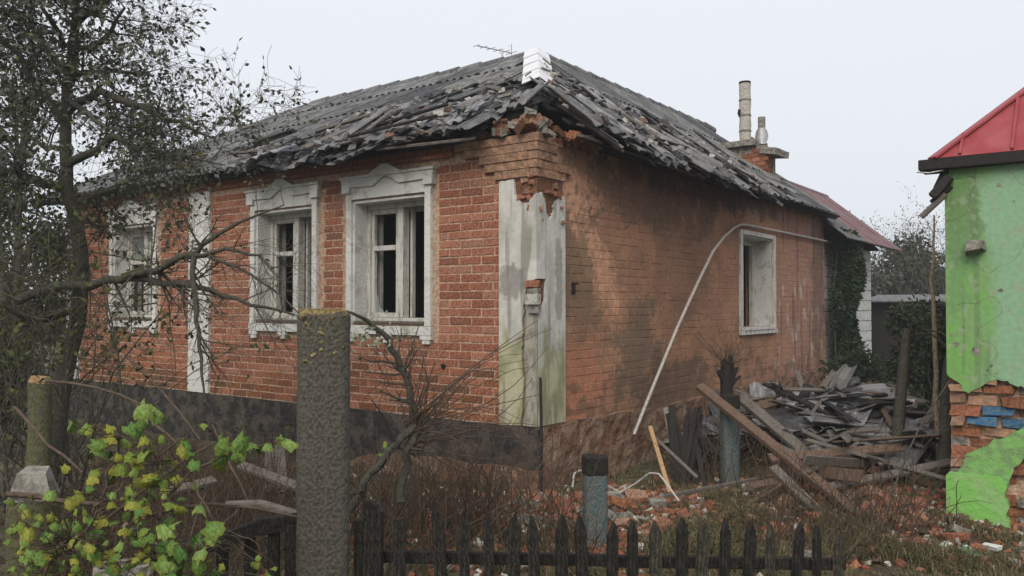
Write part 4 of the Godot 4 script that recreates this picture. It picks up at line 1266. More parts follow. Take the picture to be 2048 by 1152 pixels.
# ---------------------------------------------------------------- annex
func build_annex() -> void:
	var a := thing("block_annex", "low white block annex with maroon sheet roof behind the brick house", "annex", Vector3(0.20, 0, -6.94), deg_to_rad(-36.6))
	var r := RandomNumberGenerator.new()
	r.seed = 91
	var mb := MB.new()
	mb.box(T(Vector3(-0.25, 1.33, -10.05)), Vector3(0.30, 2.66, 3.46))
	mb.box(T(Vector3(-1.4, 1.33, -11.65)), Vector3(2.0, 2.66, 0.26))
	mb.box(T(Vector3(-2.5, 1.33, -10.0)), Vector3(0.20, 2.66, 3.3))
	var w := part("wall", mb, M.cement, a)
	for k in 13:
		var y := 0.1 + k * 0.197
		var z := -8.32 - (0.2 if k % 2 else 0.0)
		while z > -11.7:
			var l := minf(0.395, z + 11.79)
			if l > 0.05:
				mb = MB.new()
				mb.brick(Transform3D(Basis(Vector3(0, 0, -1), Vector3.UP, Vector3(1, 0, 0)), Vector3(-0.098, y + 0.095, z - l / 2)), l - 0.012, 0.184, 0.012, r)
				part("block", mb, M.block, w)
			z -= 0.395
	# roof slopes, grey half then maroon half, in ribbed sheets
	var sl := sqrt(1.38 * 1.38 + 1.15 * 1.15)
	var P := Transform3D(Basis(Vector3(0, 0, -1), Vector3(-1.38, 1.15, 0) / sl, Vector3(1.15, 1.38, 0) / sl), Vector3(0.36, 2.70, -8.2))
	mb = MB.new()
	mb.box(P * T(Vector3(1.95, sl / 2, -0.03)), Vector3(3.88, sl, 0.03))
	mb.quad(Vector3(-2.4, 2.70, -12.05), Vector3(-2.4, 2.70, -8.2), Vector3(-1.03, 3.82, -8.2), Vector3(-1.03, 3.82, -12.05))
	mb.tri(Vector3(0.1, 2.66, -11.76), Vector3(-2.4, 2.66, -11.76), Vector3(-1.02, 3.82, -11.76))
	var rf := part("roof", mb, M.char, a)
	for k in 6:
		var x := -0.1 + k * 0.67
		mb = sheet(6, 0.115, 0.012, func(q): return -0.06, func(q): return sl + 0.02, 0.006, null, P * T(Vector3(x, 0, 0.012 + 0.003 * (k % 2))))
		part("roof_sheet", mb, M.slate[1] if k < 2 else M.maroon, rf)
	mb = MB.new()
	mb.tube([Vector3(-1.02, 3.85, -8.2), Vector3(-1.02, 3.85, -12.1)], [0.05, 0.05], 8)
	part("ridge_cap", mb, M.maroon, rf)

# ---------------------------------------------------------------- green house
# lime paint over older mint paint, olive algae, runs and hairline cracks
func green_colour(u: float, w: float) -> Color:
	var x := -0.05 + u
	var y := (1.0 - w) * 2.6
	var a := nn2(x * 70.0 + 300, y * 45.0)
	var g := nn2(x * 420.0, y * 420.0 + 40)
	var q := L(0.185, 0.335, 0.125).lerp(L(0.165, 0.35, 0.10), smoothstep(0.3, 0.7, a))
	var mint := smoothstep(-0.10, 0.12, x - 0.24 + (nn2(x * 40.0 + 80, y * 20.0) - 0.5) * 0.5)
	q = q.lerp(L(0.24, 0.40, 0.27), mint * 0.85)
	q = q.lerp(L(0.13, 0.225, 0.095), blob(x, y, 0.10, 2.25, 0.13, 0.35, 0.7) * 0.8)
	q = q.lerp(L(0.15, 0.27, 0.13), blob(x, y, 0.06, 1.75, 0.10, 0.3, 0.8) * 0.6)
	q = q.lerp(L(0.11, 0.17, 0.085), smoothstep(0.60, 0.72, nn2(x * 160.0 + 500, y * 7.0)) * 0.45)
	q = q.lerp(L(0.28, 0.33, 0.24), smoothstep(0.62, 0.70, nn2(x * 190.0 + 900, y * 150.0)) * 0.5)
	var ck := absf(nn2(x * 26.0 + 40, y * 26.0 + 12) - 0.5)
	if ck < 0.004: q = q * 0.55
	return q * (0.86 + 0.28 * g)

func build_green_house() -> void:
	var g := thing("green_house", "bright green plastered house with red metal roof and shell-torn wall", "house", Vector3(3.17, 0, -6.0), deg_to_rad(-36.6))
	var r := RandomNumberGenerator.new()
	r.seed = 64
	var mb := MB.new()
	mb.box(T(Vector3(2.0, 1.3, -2.03)), Vector3(4.0, 2.6, 3.94))
	var w := part("wall", mb, M.mortar, g)
	w.set_meta("label", "green plastered wall with a blasted band of bare brick")
	# bare bricks of the torn band, uneven
	for k in 14:
		var y := 0.02 + k * 0.077
		var x := -0.1 if k % 2 else 0.0
		while x < 0.75:
			var d := r.randf_range(-0.05, 0.02)
			if r.randf() < 0.86:
				mb = MB.new()
				var xa := maxf(x, 0.0); var xb := x + 0.2
				mb.jbox(T(Vector3((xa + xb) / 2, y + 0.036, -0.03 + d), Basis(Vector3.UP, r.randfn(0, 0.06))), Vector3(xb - xa - 0.012, 0.064, 0.07), 0.014, r)
				var mm: Material = M.dusty[r.randi() % 5]
				if r.randf() < 0.7: mm = [M.cement, M.tan, M.dirty[0], M.dirty[3]][r.randi() % 4]
				if k in [9, 10] and x > 0.0 and x < 0.35: mm = M.blueblot
				part("brick", mb, mm, w)
			x += 0.21
	M.green_wall = mat(Color(1, 1, 1), 0.85, null, Vector3.ONE)
	M.green_wall.albedo_texture = paint(200, 520, green_colour)
	# upper plaster with a torn lower edge
	mb = MB.new()
	mb.uvf = func(p): return Vector2(clampf((p.x + 0.05) / 1.0, 0, 1), clampf(1.0 - p.y / 2.6, 0, 1))
	mb.extrude(poly([Vector2(-0.012, 2.6), Vector2(-0.012, 1.08), ragged([Vector2(0.0, 1.06), Vector2(0.05, 1.02), Vector2(0.12, 0.95), Vector2(0.20, 0.99), Vector2(0.30, 1.06), Vector2(0.42, 1.02), Vector2(0.6, 1.0), Vector2(0.9, 0.8), Vector2(0.95, 0.75)], 0.012, 0.03, 7), Vector2(0.95, 2.6)]), Transform3D(), -0.06, 0.02)
	var up := part("plaster", mb, M.green_wall, w)
	mb = MB.new()
	mb.extrude(poly([Vector2(0.952, 2.6), ragged([Vector2(0.952, 0.75), Vector2(1.2, 0.3), Vector2(1.3, 0.0)], 0.012, 0.04, 17), Vector2(4.0, 0.0), Vector2(4.0, 2.6)]), Transform3D(), -0.06, 0.02)
	part("plaster", mb, M.green, w)
	# lower plaster, torn on both sides
	mb = MB.new()
	mb.extrude(poly([ragged([Vector2(0.02, 0.30), Vector2(0.10, 0.50), Vector2(0.20, 0.56), Vector2(0.34, 0.66), Vector2(0.5, 0.74), Vector2(0.55, 0.60), Vector2(0.40, 0.45), Vector2(0.37, 0.36)], 0.012, 0.03, 8), Vector2(0.36, 0.30)]), Transform3D(), -0.06, 0.018)
	part("plaster", mb, M.green_dirty2, w)
	# painted plinth block
	mb = MB.new()
	mb.extrude(poly([Vector2(-0.02, 0.0), Vector2(-0.02, 0.35), Vector2(0.0, 0.375), Vector2(0.30, 0.375), ragged([Vector2(0.36, 0.34), Vector2(0.33, 0.27), Vector2(0.37, 0.18), Vector2(0.34, 0.10), Vector2(0.40, 0.0)], 0.012, 0.03, 9)]), Transform3D(), -0.05, 0.05)
	part("plinth", mb, M.green_low, g).set_meta("label", "bright green plinth block, broken on its right")
	mb = MB.new()
	xbox(mb, Transform3D(), -0.03, 0.42, -0.02, 0.02, 0.03, 0.10)
	part("skirting", mb, M.brownwood, g)
	# chipped spots
	for q in [[0.18, 1.25, 0.030], [0.335, 1.68, 0.014], [0.25, 1.12, 0.010], [0.27, 1.15, 0.012], [0.30, 1.10, 0.014], [0.24, 1.09, 0.008], [0.05, 1.30, 0.02], [0.33, 2.42, 0.016], [0.02, 1.36, 0.012], [0.42, 2.3, 0.008], [0.1, 1.42, 0.006]]:
		mb = MB.new()
		var pl := PackedVector2Array()
		for i in 9: pl.append(Vector2(q[0], q[1]) + Vector2(cos(TAU * i / 9), sin(TAU * i / 9)) * q[2] * r.randf_range(0.6, 1.25))
		mb.extrude(pl, Transform3D(), 0.0, 0.023)
		part("chip", mb, M.cement, up)
	# dirty wash under the eave and down the wall's left side: separate flaking coat
	# dark hood on the wall
	mb = MB.new()
	mb.hexa(PackedVector3Array([Vector3(0.12, 1.93, 0.02), Vector3(0.25, 1.96, 0.02), Vector3(0.135, 2.045, 0.02), Vector3(0.24, 2.035, 0.02), Vector3(0.13, 1.955, 0.13), Vector3(0.235, 1.975, 0.13), Vector3(0.135, 2.015, 0.12), Vector3(0.235, 2.015, 0.12)]))
	part("lamp_hood", mb, M.cement, g).set_meta("label", "small dark metal lamp hood on the green wall")
	# eave box and roof
	mb = MB.new()
	xbox(mb, Transform3D(), -0.17, 4.2, 2.56, 2.635, -0.15, 0.11)
	var rf0 := part("fascia", mb, M.char, g)
	mb = MB.new()
	var e0 := Vector3(-0.08, 2.64, 0.10); var e1 := Vector3(4.1, 2.64, 0.10); var e2 := Vector3(4.1, 2.64, -4.1); var e3 := Vector3(-0.08, 2.64, -4.1)
	var apx := Vector3(2.0, 4.70, -2.0)
	mb.tri(e0, e1, apx); mb.tri(e1, e2, apx); mb.tri(e2, e3, apx); mb.tri(e3, e0, apx)
	mb.quad(e0, e3, e2, e1)
	var rf := part("roof", mb, M.redmetal, g)
	# standing seams on the front slope and the hip cap
	for k in 9:
		var x := 0.1 + k * 0.32
		var hh := minf(x + 0.08, 4.1 - x) / 2.08
		var top := e0.lerp(apx, clampf(hh, 0, 1)); top.x = x
		mb = MB.new()
		stick(mb, Vector3(x, 2.652, 0.10), top + Vector3(0, 0.012, 0), 0.02, 0.025)
		part("seam", mb, M.redmetal, rf)
	mb = MB.new()
	stick(mb, e0 + Vector3(0, 0.0, 0), apx + Vector3(0, 0.01, 0), 0.09, 0.02)
	part("hip_cap", mb, M.redmetal, rf)
	# splintered eave timbers hanging at the corner
	for q in [[Vector3(0.03, 2.50, 0.06), Vector3(-0.08, 2.36, 0.10), 0.05, 0.06], [Vector3(0.03, 2.44, 0.03), Vector3(-0.09, 2.32, 0.06), 0.035, 0.04], [Vector3(0.0, 2.56, 0.0), Vector3(-0.06, 2.42, 0.02), 0.06, 0.05]]:
		mb = MB.new()
		stick(mb, q[0], q[1], q[2], q[3], 0.4)
		part("eave_timber", mb, M.char, g)
	mb = MB.new()
	mb.tube([Vector3(0.0, 2.38, 0.05), Vector3(-0.16, 2.22, 0.08)], [0.022, 0.022], 10)
	part("drain_pipe", mb, M.greywood, g)
	mb = MB.new()
	mb.tube([Vector3(-0.18, 2.55, 0.10), Vector3(-0.10, 2.535, 0.11), Vector3(-0.01, 2.55, 0.08)], [0.006, 0.006, 0.006], 6)
	part("bent_strip", mb, M.zinc, g)

# ---------------------------------------------------------------- fence and posts
func inside_house(p: Vector3, m := 0.1) -> bool:
	var q := house.transform.affine_inverse() * p
	return q.x < m and q.z < m and q.x > -8.4 and q.z > -12.0

func on_ground(p: Vector3, dy := 0.0) -> Vector3:
	return Vector3(p.x, gh(p.x, p.z) + dy, p.z)

func concrete_column(p: Vector3, w: float, d: float, h: float, sd: int, rows := 34, rough := 0.004) -> MB:
	var mb := MB.new()
	var f := FastNoiseLite.new()
	f.seed = sd; f.frequency = 1.0; f.fractal_octaves = 3
	var sides := 28
	var g := []
	for j in rows + 1:
		var y := h * j / rows
		var row := []
		for i in sides:
			var a := TAU * i / sides
			var e := 0.60   # superellipse: rounded square
			var cx := signf(cos(a)) * pow(absf(cos(a)), e) * w / 2
			var cz := signf(sin(a)) * pow(absf(sin(a)), e) * d / 2
			var k := 1.0 + f.get_noise_3d(cx * 14, y * 7, cz * 14) * rough * 12.0 + f.get_noise_3d(cx * 60, y * 60, cz * 60) * rough * 6.0
			if j == rows: k *= 0.93
			row.append(p + Vector3(cx * k, y - (0.012 + f.get_noise_2d(cx * 30, cz * 30) * 0.02 if j == rows else 0.0), cz * k))
		g.append(row)
	for j in rows:
		for i in sides:
			var i2 := (i + 1) % sides
			mb.quad(g[j][i2], g[j][i], g[j + 1][i], g[j + 1][i2])
	var top := p + Vector3(0, h, 0)
	for i in sides: mb.tri(top, g[rows][(i + 1) % sides], g[rows][i])
	return mb

func build_fence() -> void:
	var r := RandomNumberGenerator.new()
	r.seed = 12
	var Z := 3.8
	var f := thing("picket_fence", "low black wooden picket fence with pointed tops along the front", "fence")
	var tops := [[891, 1026], [932, 1028], [981, 1036], [1027, 1037], [1075, 1043], [1118, 1043], [1166, 1045], [1217, 1056], [1261, 1054], [1308, 1054], [1358, 1047], [1390, 1055], [1441, 1050], [1485, 1056], [1532, 1060], [1578, 1058], [1627, 1062], [1668, 1075]]
	for i in tops.size():
		var z := Z + maxf(0.0, (tops[i][0] - 1100.0)) * 0.00035
		var p := at(tops[i][0], tops[i][1], z)
		var h := p.y + 0.03
		var w := 0.050 + r.randf_range(-0.004, 0.006)
		var mb := MB.new()
		mb.extrude(PackedVector2Array([Vector2(-w / 2, -0.06), Vector2(w / 2, -0.06), Vector2(w / 2 + r.randf_range(-0.002, 0.002), h - 0.065), Vector2(r.randf_range(-0.004, 0.004), h), Vector2(-w / 2, h - 0.06 + r.randf_range(-0.008, 0.008))]), Transform3D(), 0.0, 0.024)
		var o := part("picket", mb, M.darkwood if r.randf() < 0.75 else M.darkwood2, f)
		var yaw := r.randf_range(-0.15, 0.12) if i < 5 else r.randf_range(0.35, 0.75)
		o.position = Vector3(p.x, 0, p.z)
		o.rotation = Vector3(r.randfn(0, 0.012), yaw, r.randfn(-0.05 if i > 9 else 0.0, 0.03))
	var a := at(735, 1112, Z + 0.03); var b := at(1690, 1128, Z + 0.24)
	var mb2 := MB.new()
	stick(mb2, a, (a + b) / 2, 0.03, 0.055)
	part("rail", mb2, M.darkwood, f)
	mb2 = MB.new()
	stick(mb2, (a + b) / 2 + Vector3(0, -0.004, 0), b, 0.03, 0.055)
	part("rail", mb2, M.darkwood, f)
	mb2 = MB.new()
	stick(mb2, Vector3(a.x, 0.10, a.z), Vector3(b.x, 0.09, b.z), 0.03, 0.05)
	part("rail", mb2, M.darkwood, f)
	# charred stubs left of the pickets
	for q in [[742, 1000, 0.055], [757, 1012, 0.05], [800, 1035, 0.055], [722, 1040, 0.04]]:
		var p := at(q[0], q[1], Z - 0.02)
		mb2 = MB.new()
		var w: float = q[2]
		mb2.extrude(poly([Vector2(-w / 2, -0.05), Vector2(w / 2, -0.05), ragged([Vector2(w / 2, p.y - 0.02), Vector2(0, p.y + 0.01), Vector2(-w / 2, p.y)], 0.008, 0.012, int(q[0]))]), Transform3D(), 0.0, 0.035)
		var o := part("picket", mb2, M.darkwood, f)
		o.position = Vector3(p.x, 0, p.z); o.rotation.y = r.randf_range(-0.3, 0.3)
	# left fence run: dark sagging rail and boards
	var f2 := thing("board_fence", "sagging black board fence left of the concrete post", "fence")
	mb2 = MB.new()
	stick(mb2, at(395, 1100, 3.55), at(520, 1052, 3.62), 0.04, 0.06)
	stick(mb2, at(515, 1054, 3.62), at(612, 1040, 3.7), 0.04, 0.07)
	part("rail", mb2, M.darkwood, f2)
	mb2 = MB.new()
	mb2.tube([at(455, 1010, 3.9), at(520, 1008, 3.85), at(600, 1030, 3.8)], [0.02, 0.022, 0.02], 8)
	part("pole", mb2, M.greywood, f2)
	for q in [[548, 1055, 0.05], [583, 1050, 0.055], [500, 1075, 0.045], [445, 1098, 0.05]]:
		var p := at(q[0], q[1], 3.66)
		mb2 = MB.new()
		mb2.cbox(T(Vector3(p.x, p.y / 2 - 0.03, p.z)), Vector3(q[2], p.y + 0.06, 0.025), 0.003)
		part("board", mb2, M.darkwood, f2)
	# big concrete gate post
	var cp := at(648, 640, 3.7)
	var h := at(648, 622, 3.7).y
	mb2 = concrete_column(Vector3(0, -0.1, 0), 0.232, 0.2, h + 0.1, 7, 90, 0.0035)
	var post := thing("concrete_post", "thick weathered concrete post with yellow moss on its top, nearest the camera", "post", Vector3(cp.x, 0, cp.z), 0.25)
	part("shaft", mb2, M.concrete, post)
	mb2 = MB.new()
	var pl := []
	for i in 22:
		var a2 := TAU * i / 22
		var e := 0.5
		pl.append(Vector2(signf(cos(a2)) * pow(absf(cos(a2)), e) * 0.108 * r.randf_range(0.9, 1.04), signf(sin(a2)) * pow(absf(sin(a2)), e) * 0.094 * r.randf_range(0.9, 1.04)))
	mb2.extrude(PackedVector2Array(pl), T(Vector3(0, h - 0.028, 0), Basis(Vector3(1, 0, 0), -PI / 2) * Basis(Vector3(0, 1, 0), 0.05)), 0.0, 0.036)
	part("moss", mb2, M.concrete_moss, post).set_meta("label", "dry yellow moss capping the post")
	# pits and moss flecks
	mb2 = MB.new()
	for i in 26:
		var yy := h - pow(r.randf(), 2.0) * 0.22 - 0.02
		var xx := r.randf_range(-0.095, 0.095)
		mb2.jbox(T(Vector3(xx, yy, 0.096), Basis.from_euler(Vector3(r.randf(), r.randf(), r.randf() * 3))), Vector3(0.02, 0.014, 0.012) * r.randf_range(0.4, 1.1), 0.004, r)
	part("moss_flecks", mb2, M.concrete_moss, post).set_meta("kind", "stuff")
	# two blue-painted posts
	for q in [[1190, 912, 1085, 5.35, 0.155, "short concrete post with peeling blue paint behind the pickets"], [1460, 790, 972, 7.15, 0.155, "short blue-painted post beside the fallen beams"]]:
		var base := at(q[0], q[2], q[3])
		var top := at(q[0], q[1], q[3])
		var bp := thing("painted_post", q[5], "post", Vector3(base.x, 0, base.z), 0.15, "blue posts in the yard")
		part("shaft", concrete_column(Vector3(0, -0.1, 0), q[4], q[4] * 0.9, top.y - 0.10 + 0.1, int(q[0]), 30, 0.002), M.bluepaint, bp)
		part("collar", concrete_column(Vector3(0, top.y - 0.11, 0), q[4] * 1.04, q[4] * 0.95, 0.12, int(q[0]) + 3, 8, 0.004), M.darkwood, bp)
	# old posts at the left
	var lp := at(80, 770, 4.6)
	var wp := thing("wooden_post", "mossy round timber post with pale sawn top left of the front wall", "post", Vector3(lp.x, 0, lp.z))
	var pts := []; var rd := []
	for k in 9:
		pts.append(Vector3(r.randfn(0, 0.003), -0.1 + (lp.y + 0.12) * k / 8.0, r.randfn(0, 0.003))); rd.append(0.062 + r.randf_range(-0.003, 0.003))
	var m3 := MB.new(); m3.tube(pts, rd, 12)
	part("trunk", m3, M.mossywood, wp)
	m3 = MB.new()
	m3.tube([Vector3(0, lp.y + 0.015, 0), Vector3(0.004, lp.y + 0.045, 0)], [0.061, 0.05], 12)
	part("sawn_top", m3, M.palewood, wp)
	lp = at(68, 990, 3.1)
	var sp := thing("stone_post", "stocky grey concrete post with chamfered top in the lower left corner", "post", Vector3(lp.x, 0, lp.z), 0.3)
	part("shaft", concrete_column(Vector3(0, -0.1, 0), 0.17, 0.17, lp.y + 0.1, 51, 30, 0.003), M.mossywood, sp)
	m3 = MB.new()
	var hh := at(68, 935, 3.1).y
	m3.hexa(PackedVector3Array([Vector3(-0.075, lp.y - 0.01, -0.07), Vector3(0.075, lp.y - 0.01, -0.07), Vector3(-0.035, hh, -0.05), Vector3(0.04, hh - 0.005, -0.05), Vector3(-0.075, lp.y - 0.01, 0.075), Vector3(0.075, lp.y - 0.01, 0.075), Vector3(-0.05, hh - 0.015, 0.03), Vector3(0.045, hh - 0.02, 0.03)]))
	part("cap", m3, M.cement, sp)

# ---------------------------------------------------------------- rubble
func chunk(r: RandomNumberGenerator, big: bool) -> MB:
	var mb := MB.new()
	var s := Vector3(r.randf_range(0.06, 0.17), r.randf_range(0.045, 0.07), r.randf_range(0.06, 0.115)) if big else Vector3(r.randf_range(0.03, 0.09), r.randf_range(0.02, 0.05), r.randf_range(0.03, 0.07))
	mb.jbox(Transform3D(), s, 0.014 if big else 0.01, r)
	return mb

func build_rubble() -> void:
	var r := RandomNumberGenerator.new()
	r.seed = 301
	var meshes := []
	for i in 14: meshes.append(chunk(r, true).mesh())
	var n := 0
	while n < 95:
		var p := Vector3(r.randfn(0.75, 0.95), 0, -r.randfn(5.95, 0.45))
		if inside_house(p, 0.14) or p.z > -4.6: continue
		p = on_ground(p, 0.02)
		var o := mi(numbered("broken_brick"), meshes[r.randi() % 14], M.dusty[r.randi() % 5] if r.randf() < 0.62 else (M.dirty[r.randi() % 4] if r.randf() < 0.7 else M.cement), self)
		meta(o, "broken red brick in the rubble %s" % ["under the cracked corner", "between the blue post and the side wall", "left of the iron stake", "just behind the pickets"][0 if absf(p.x - 0.2) < 0.45 and p.z < -5.6 else (2 if p.x < 0.2 else (3 if p.z > -5.6 else 1))], "brick", "bricks in the rubble at the corner")
		o.transform = Transform3D(Basis.from_euler(Vector3(r.randfn(0, 0.3), r.randf() * TAU, r.randfn(0, 0.3))) * (1.4 if n % 4 == 0 else 1.0), p)
		n += 1
	# bricks fallen from the green wall
	n = 0
	while n < 26:
		var p := Vector3(r.randfn(2.75, 0.22), 0, -r.randfn(6.1, 0.35))
		if p.x > 3.02: continue
		p = on_ground(p, 0.03)
		var o := mi(numbered("broken_brick"), meshes[r.randi() % 14], M.dusty[r.randi() % 5], self)
		meta(o, "broken brick fallen at the foot of the green wall", "brick", "bricks fallen from the green wall")
		o.transform = Transform3D(Basis.from_euler(Vector3(r.randfn(0, 0.4), r.randf() * TAU, r.randfn(0, 0.4))), p)
		n += 1
	# crumbs: one mass
	var mb := MB.new()
	for i in 3600:
		var p := Vector3.ZERO
		var q := r.randf()
		if q < 0.72: p = Vector3(r.randfn(0.75, 1.0), 0, -r.randfn(5.95, 0.55))
		elif q < 0.86: p = Vector3(r.randfn(2.8, 0.5), 0, -r.randfn(5.8, 0.5))
		else: p = Vector3(r.randf_range(-3, 3.6), 0, -r.randf_range(3.9, 8.0))
		if inside_house(p, 0.08): continue
		p = on_ground(p, 0.008)
		var c := r.randf()
		if c < 0.5: mb.col = (M.tones[r.randi() % 8] as Color) * r.randf_range(0.7, 1.15)
		elif c < 0.65: mb.col = L(0.36, 0.33, 0.29) * r.randf_range(0.6, 1.2)
		elif c < 0.72: mb.col = L(0.55, 0.54, 0.50)
		else: mb.col = L(0.10, 0.07, 0.05) * r.randf_range(0.7, 1.5)
		mb.jbox(Transform3D(Basis.from_euler(Vector3(r.randfn(0, 0.5), r.randf() * TAU, r.randfn(0, 0.5))), p), Vector3(r.randf_range(0.015, 0.07), r.randf_range(0.012, 0.04), r.randf_range(0.015, 0.055)), 0.006, r)
	solo("brick_rubble", mb, M.rubble, "crumbled brick and plaster rubble strewn before the house corner", "rubble", "", "stuff")

# ---------------------------------------------------------------- debris heap on the right
func build_heap() -> void:
	var r := RandomNumberGenerator.new()
	r.seed = 77
	for i in 150:
		var p := Vector3(r.randfn(3.1, 0.62), 0, -r.randfn(8.0, 0.9))
		if inside_house(p, 0.25) or p.x > 4.4 or p.z > -6.9 or Vector2(p.x - 1.89, p.z + 7.2).length() < 0.55: continue
		p = on_ground(p, 0.03 + 0.12 * r.randf())
		var mt: Material = M.slate_burnt if r.randf() < 0.15 else [M.slate[0], M.slate[2], M.slate[4], M.slate[5]][r.randi() % 4]
		var o := mi(numbered("sheet_fragment"), frags[r.randi() % frags.size()], mt, self)
		meta(o, "%s corrugated sheet piece %s" % ["dark burnt" if mt == M.slate_burnt else "broken grey", "at the front of the debris heap" if p.z > -7.7 else ("at the back of the debris heap" if p.z < -8.9 else ("in the middle of the debris heap" if p.x < 3.4 else "on the right side of the debris heap"))], "roof sheet", "corrugated pieces in the debris heap")
		var b := Basis(Vector3.UP, r.randf() * TAU) * Basis(Vector3(1, 0, 0), -PI / 2 + r.randfn(0.0, 0.26)) * Basis(Vector3(0, 1, 0), r.randfn(0, 0.2))
		o.transform = Transform3D(b, p)
	# planks strewn over it
	for i in 150:
		var p := Vector3(r.randfn(2.95, 0.7), 0, -r.randfn(7.6, 0.9))
		if inside_house(p, 0.5) or p.x > (3.0 if p.z > -7.0 else 3.9) or p.z > -6.0 or Vector2(p.x - 1.89, p.z + 7.2).length() < 0.75: continue
		p = on_ground(p, 0.10 + 0.1 * r.randf())
		var d := Basis(Vector3.UP, r.randf() * TAU) * Vector3(r.randf_range(0.2, 0.65), r.randfn(0, 0.08), 0)
		var mb := MB.new()
		stick(mb, p - d, p + d, r.randf_range(0.03, 0.10), r.randf_range(0.012, 0.03), r.randfn(0, 0.4))
		var pk := [0, 1, 1, 2, 1, 2][r.randi() % 6] as int
		solo("plank", mb, [M.char, M.greywood, M.brownwood][pk], "short %s plank %s" % [["charred black", "weathered grey", "brown"][pk], "at the front of the debris heap" if p.z > -7.7 else ("at the back of the debris heap" if p.z < -8.7 else "in the middle of the debris heap")], "plank", "short planks in the debris heap")
	# named long timbers and pipes
	var items := [
		["beam", [1398, 772, 7.25], [1745, 1052, 5.9], 0.085, 0.05, M.brownwood, "longest brown beam sloping from the blue post down to the ground", "beam"],
		["beam", [1478, 792, 7.6], [1725, 1005, 6.35], 0.10, 0.05, M.greywood, "second grey-brown beam leaning behind the longest one", "beam"],
		["beam", [1545, 935, 6.5], [1645, 1032, 6.05], 0.075, 0.05, M.greywood, "short grey lath with a rusty band in front of the beams", "beam"],
		["board", [1585, 940, 6.6], [1735, 1030, 6.1], 0.05, 0.02, M.greywood, "thin grey strip lying beside the beams", "board"],
		["board", [1655, 752, 10.6], [1850, 806, 9.2], 0.09, 0.035, M.greywood, "long grey board slanting behind the debris heap", "board"],
		["board", [1697, 940, 7.6], [1765, 922, 7.3], 0.07, 0.03, M.palewood, "fresh yellow split board in the middle of the heap", "board"],
		["board", [1640, 905, 7.9], [1730, 912, 7.5], 0.06, 0.03, M.brownwood, "reddish board crossing the heap", "board"],
		["board", [1560, 868, 8.6], [1600, 846, 8.9], 0.06, 0.02, M.palewood, "small pale splinter at the heap's back edge", "board"],
		["board", [1860, 830, 7.6], [1790, 920, 7.3], 0.11, 0.02, M.greywood, "grey plank propped at the right of the heap", "board"],
		["board", [1880, 800, 7.9], [1830, 900, 7.4], 0.09, 0.02, M.greywood, "narrower plank propped behind the grey plank", "board"],
		["board", [1300, 852, 6.9], [1340, 985, 6.3], 0.035, 0.02, M.palewood, "pale thin lath leaning near the wall foot", "board"],
		["board", [1310, 875, 6.9], [1395, 955, 6.5], 0.03, 0.015, M.greywood, "grey lath crossing the pale one", "board"],
		["board", [1335, 815, 8.0], [1352, 905, 7.6], 0.09, 0.02, M.cement, "pinkish-grey slat leaning on the side wall", "board"],
		["board", [1395, 850, 8.0], [1400, 925, 7.5], 0.03, 0.02, M.greywood, "small grey lath by the scorched stump", "board"],
	]
	for q in items:
		var mb := MB.new()
		stick(mb, at(q[1][0], q[1][1], q[1][2]), at(q[2][0], q[2][1], q[2][2]), q[3], q[4], 0.35, 0.006)
		solo(q[0], mb, q[5], q[6], q[7])
	var mb2 := MB.new()
	mb2.tube([at(1662, 798, 9.6), at(1832, 808, 8.9)], [0.05, 0.05], 12)
	solo("asbestos_pipe", mb2, M.flue, "pale round pipe lying across the back of the heap", "pipe")
	# scorched leaning post
	mb2 = MB.new()
	var pts := [at(1786, 985, 7.0), at(1796, 860, 7.0), at(1806, 740, 7.0), at(1814, 656, 7.0)]
	mb2.tube(pts, [0.05, 0.05, 0.044, 0.03], 6)
	solo("leaning_post", mb2, M.bark, "scorched dark post standing aslant in the heap", "post")
	# rusty scrap by the side wall
	mb2 = MB.new()
	for i in 9:
		var a := at(1340 + r.randf() * 70, 800 + r.randf() * 60, 7.6)
		var b := on_ground(at(1335 + r.randf() * 80, 920, 7.4 - r.randf() * 0.4))
		stick(mb2, a, b, r.randf_range(0.03, 0.10), 0.02, r.randf())
	solo("scrap_boards", mb2, M.char, "bundle of scorched boards leaning against the side wall", "scrap")

# ---------------------------------------------------------------- plants
func leaf(mb: MB, p: Vector3, d: Vector3, s: float, r: RandomNumberGenerator) -> void:
	var x := d.cross(Vector3(r.randfn(0, 1), r.randfn(0, 1), r.randfn(0, 1))).normalized() * s * 0.30
	var e := p + d * s
	var m := p + d * s * 0.45
	var up := d.cross(x).normalized() * s * 0.08
	mb.tri(p, m + x + up, e); mb.tri(p, e, m - x + up)

func branch(mb: MB, p: Vector3, d: Vector3, ln: float, rad: float, depth: int, spots: Array, r: RandomNumberGenerator, droop := 0.0, kids := 3, spread := 0.75) -> void:
	var pts := [p]; var rd := [rad]
	var q := p; var dd := d.normalized()
	var segs := 4 if depth > 0 else 3
	for i in segs:
		dd = (dd + Vector3(r.randfn(0, 0.16), r.randfn(0, 0.14) - droop, r.randfn(0, 0.16))).normalized()
		q += dd * ln / segs
		pts.append(q); rd.append(maxf(rad * (1.0 - 0.75 * (i + 1) / segs), 0.0012))
		if depth == 0: spots.append([q, dd])
		elif i > 0 or depth > 1:
			for k in kids:
				if r.randf() < 0.72:
					var side := dd.cross(Vector3(r.randfn(0, 1), r.randfn(0, 1), r.randfn(0, 1))).normalized()
					branch(mb, q, dd * (1.0 - spread * 0.5) + side * spread, ln * r.randf_range(0.42, 0.7), rd[rd.size() - 1] * 0.62, depth - 1, spots, r, droop, kids, spread)
	mb.tube(pts, rd, 5 if rad > 0.008 else 4 if rad > 0.004 else 3, false)

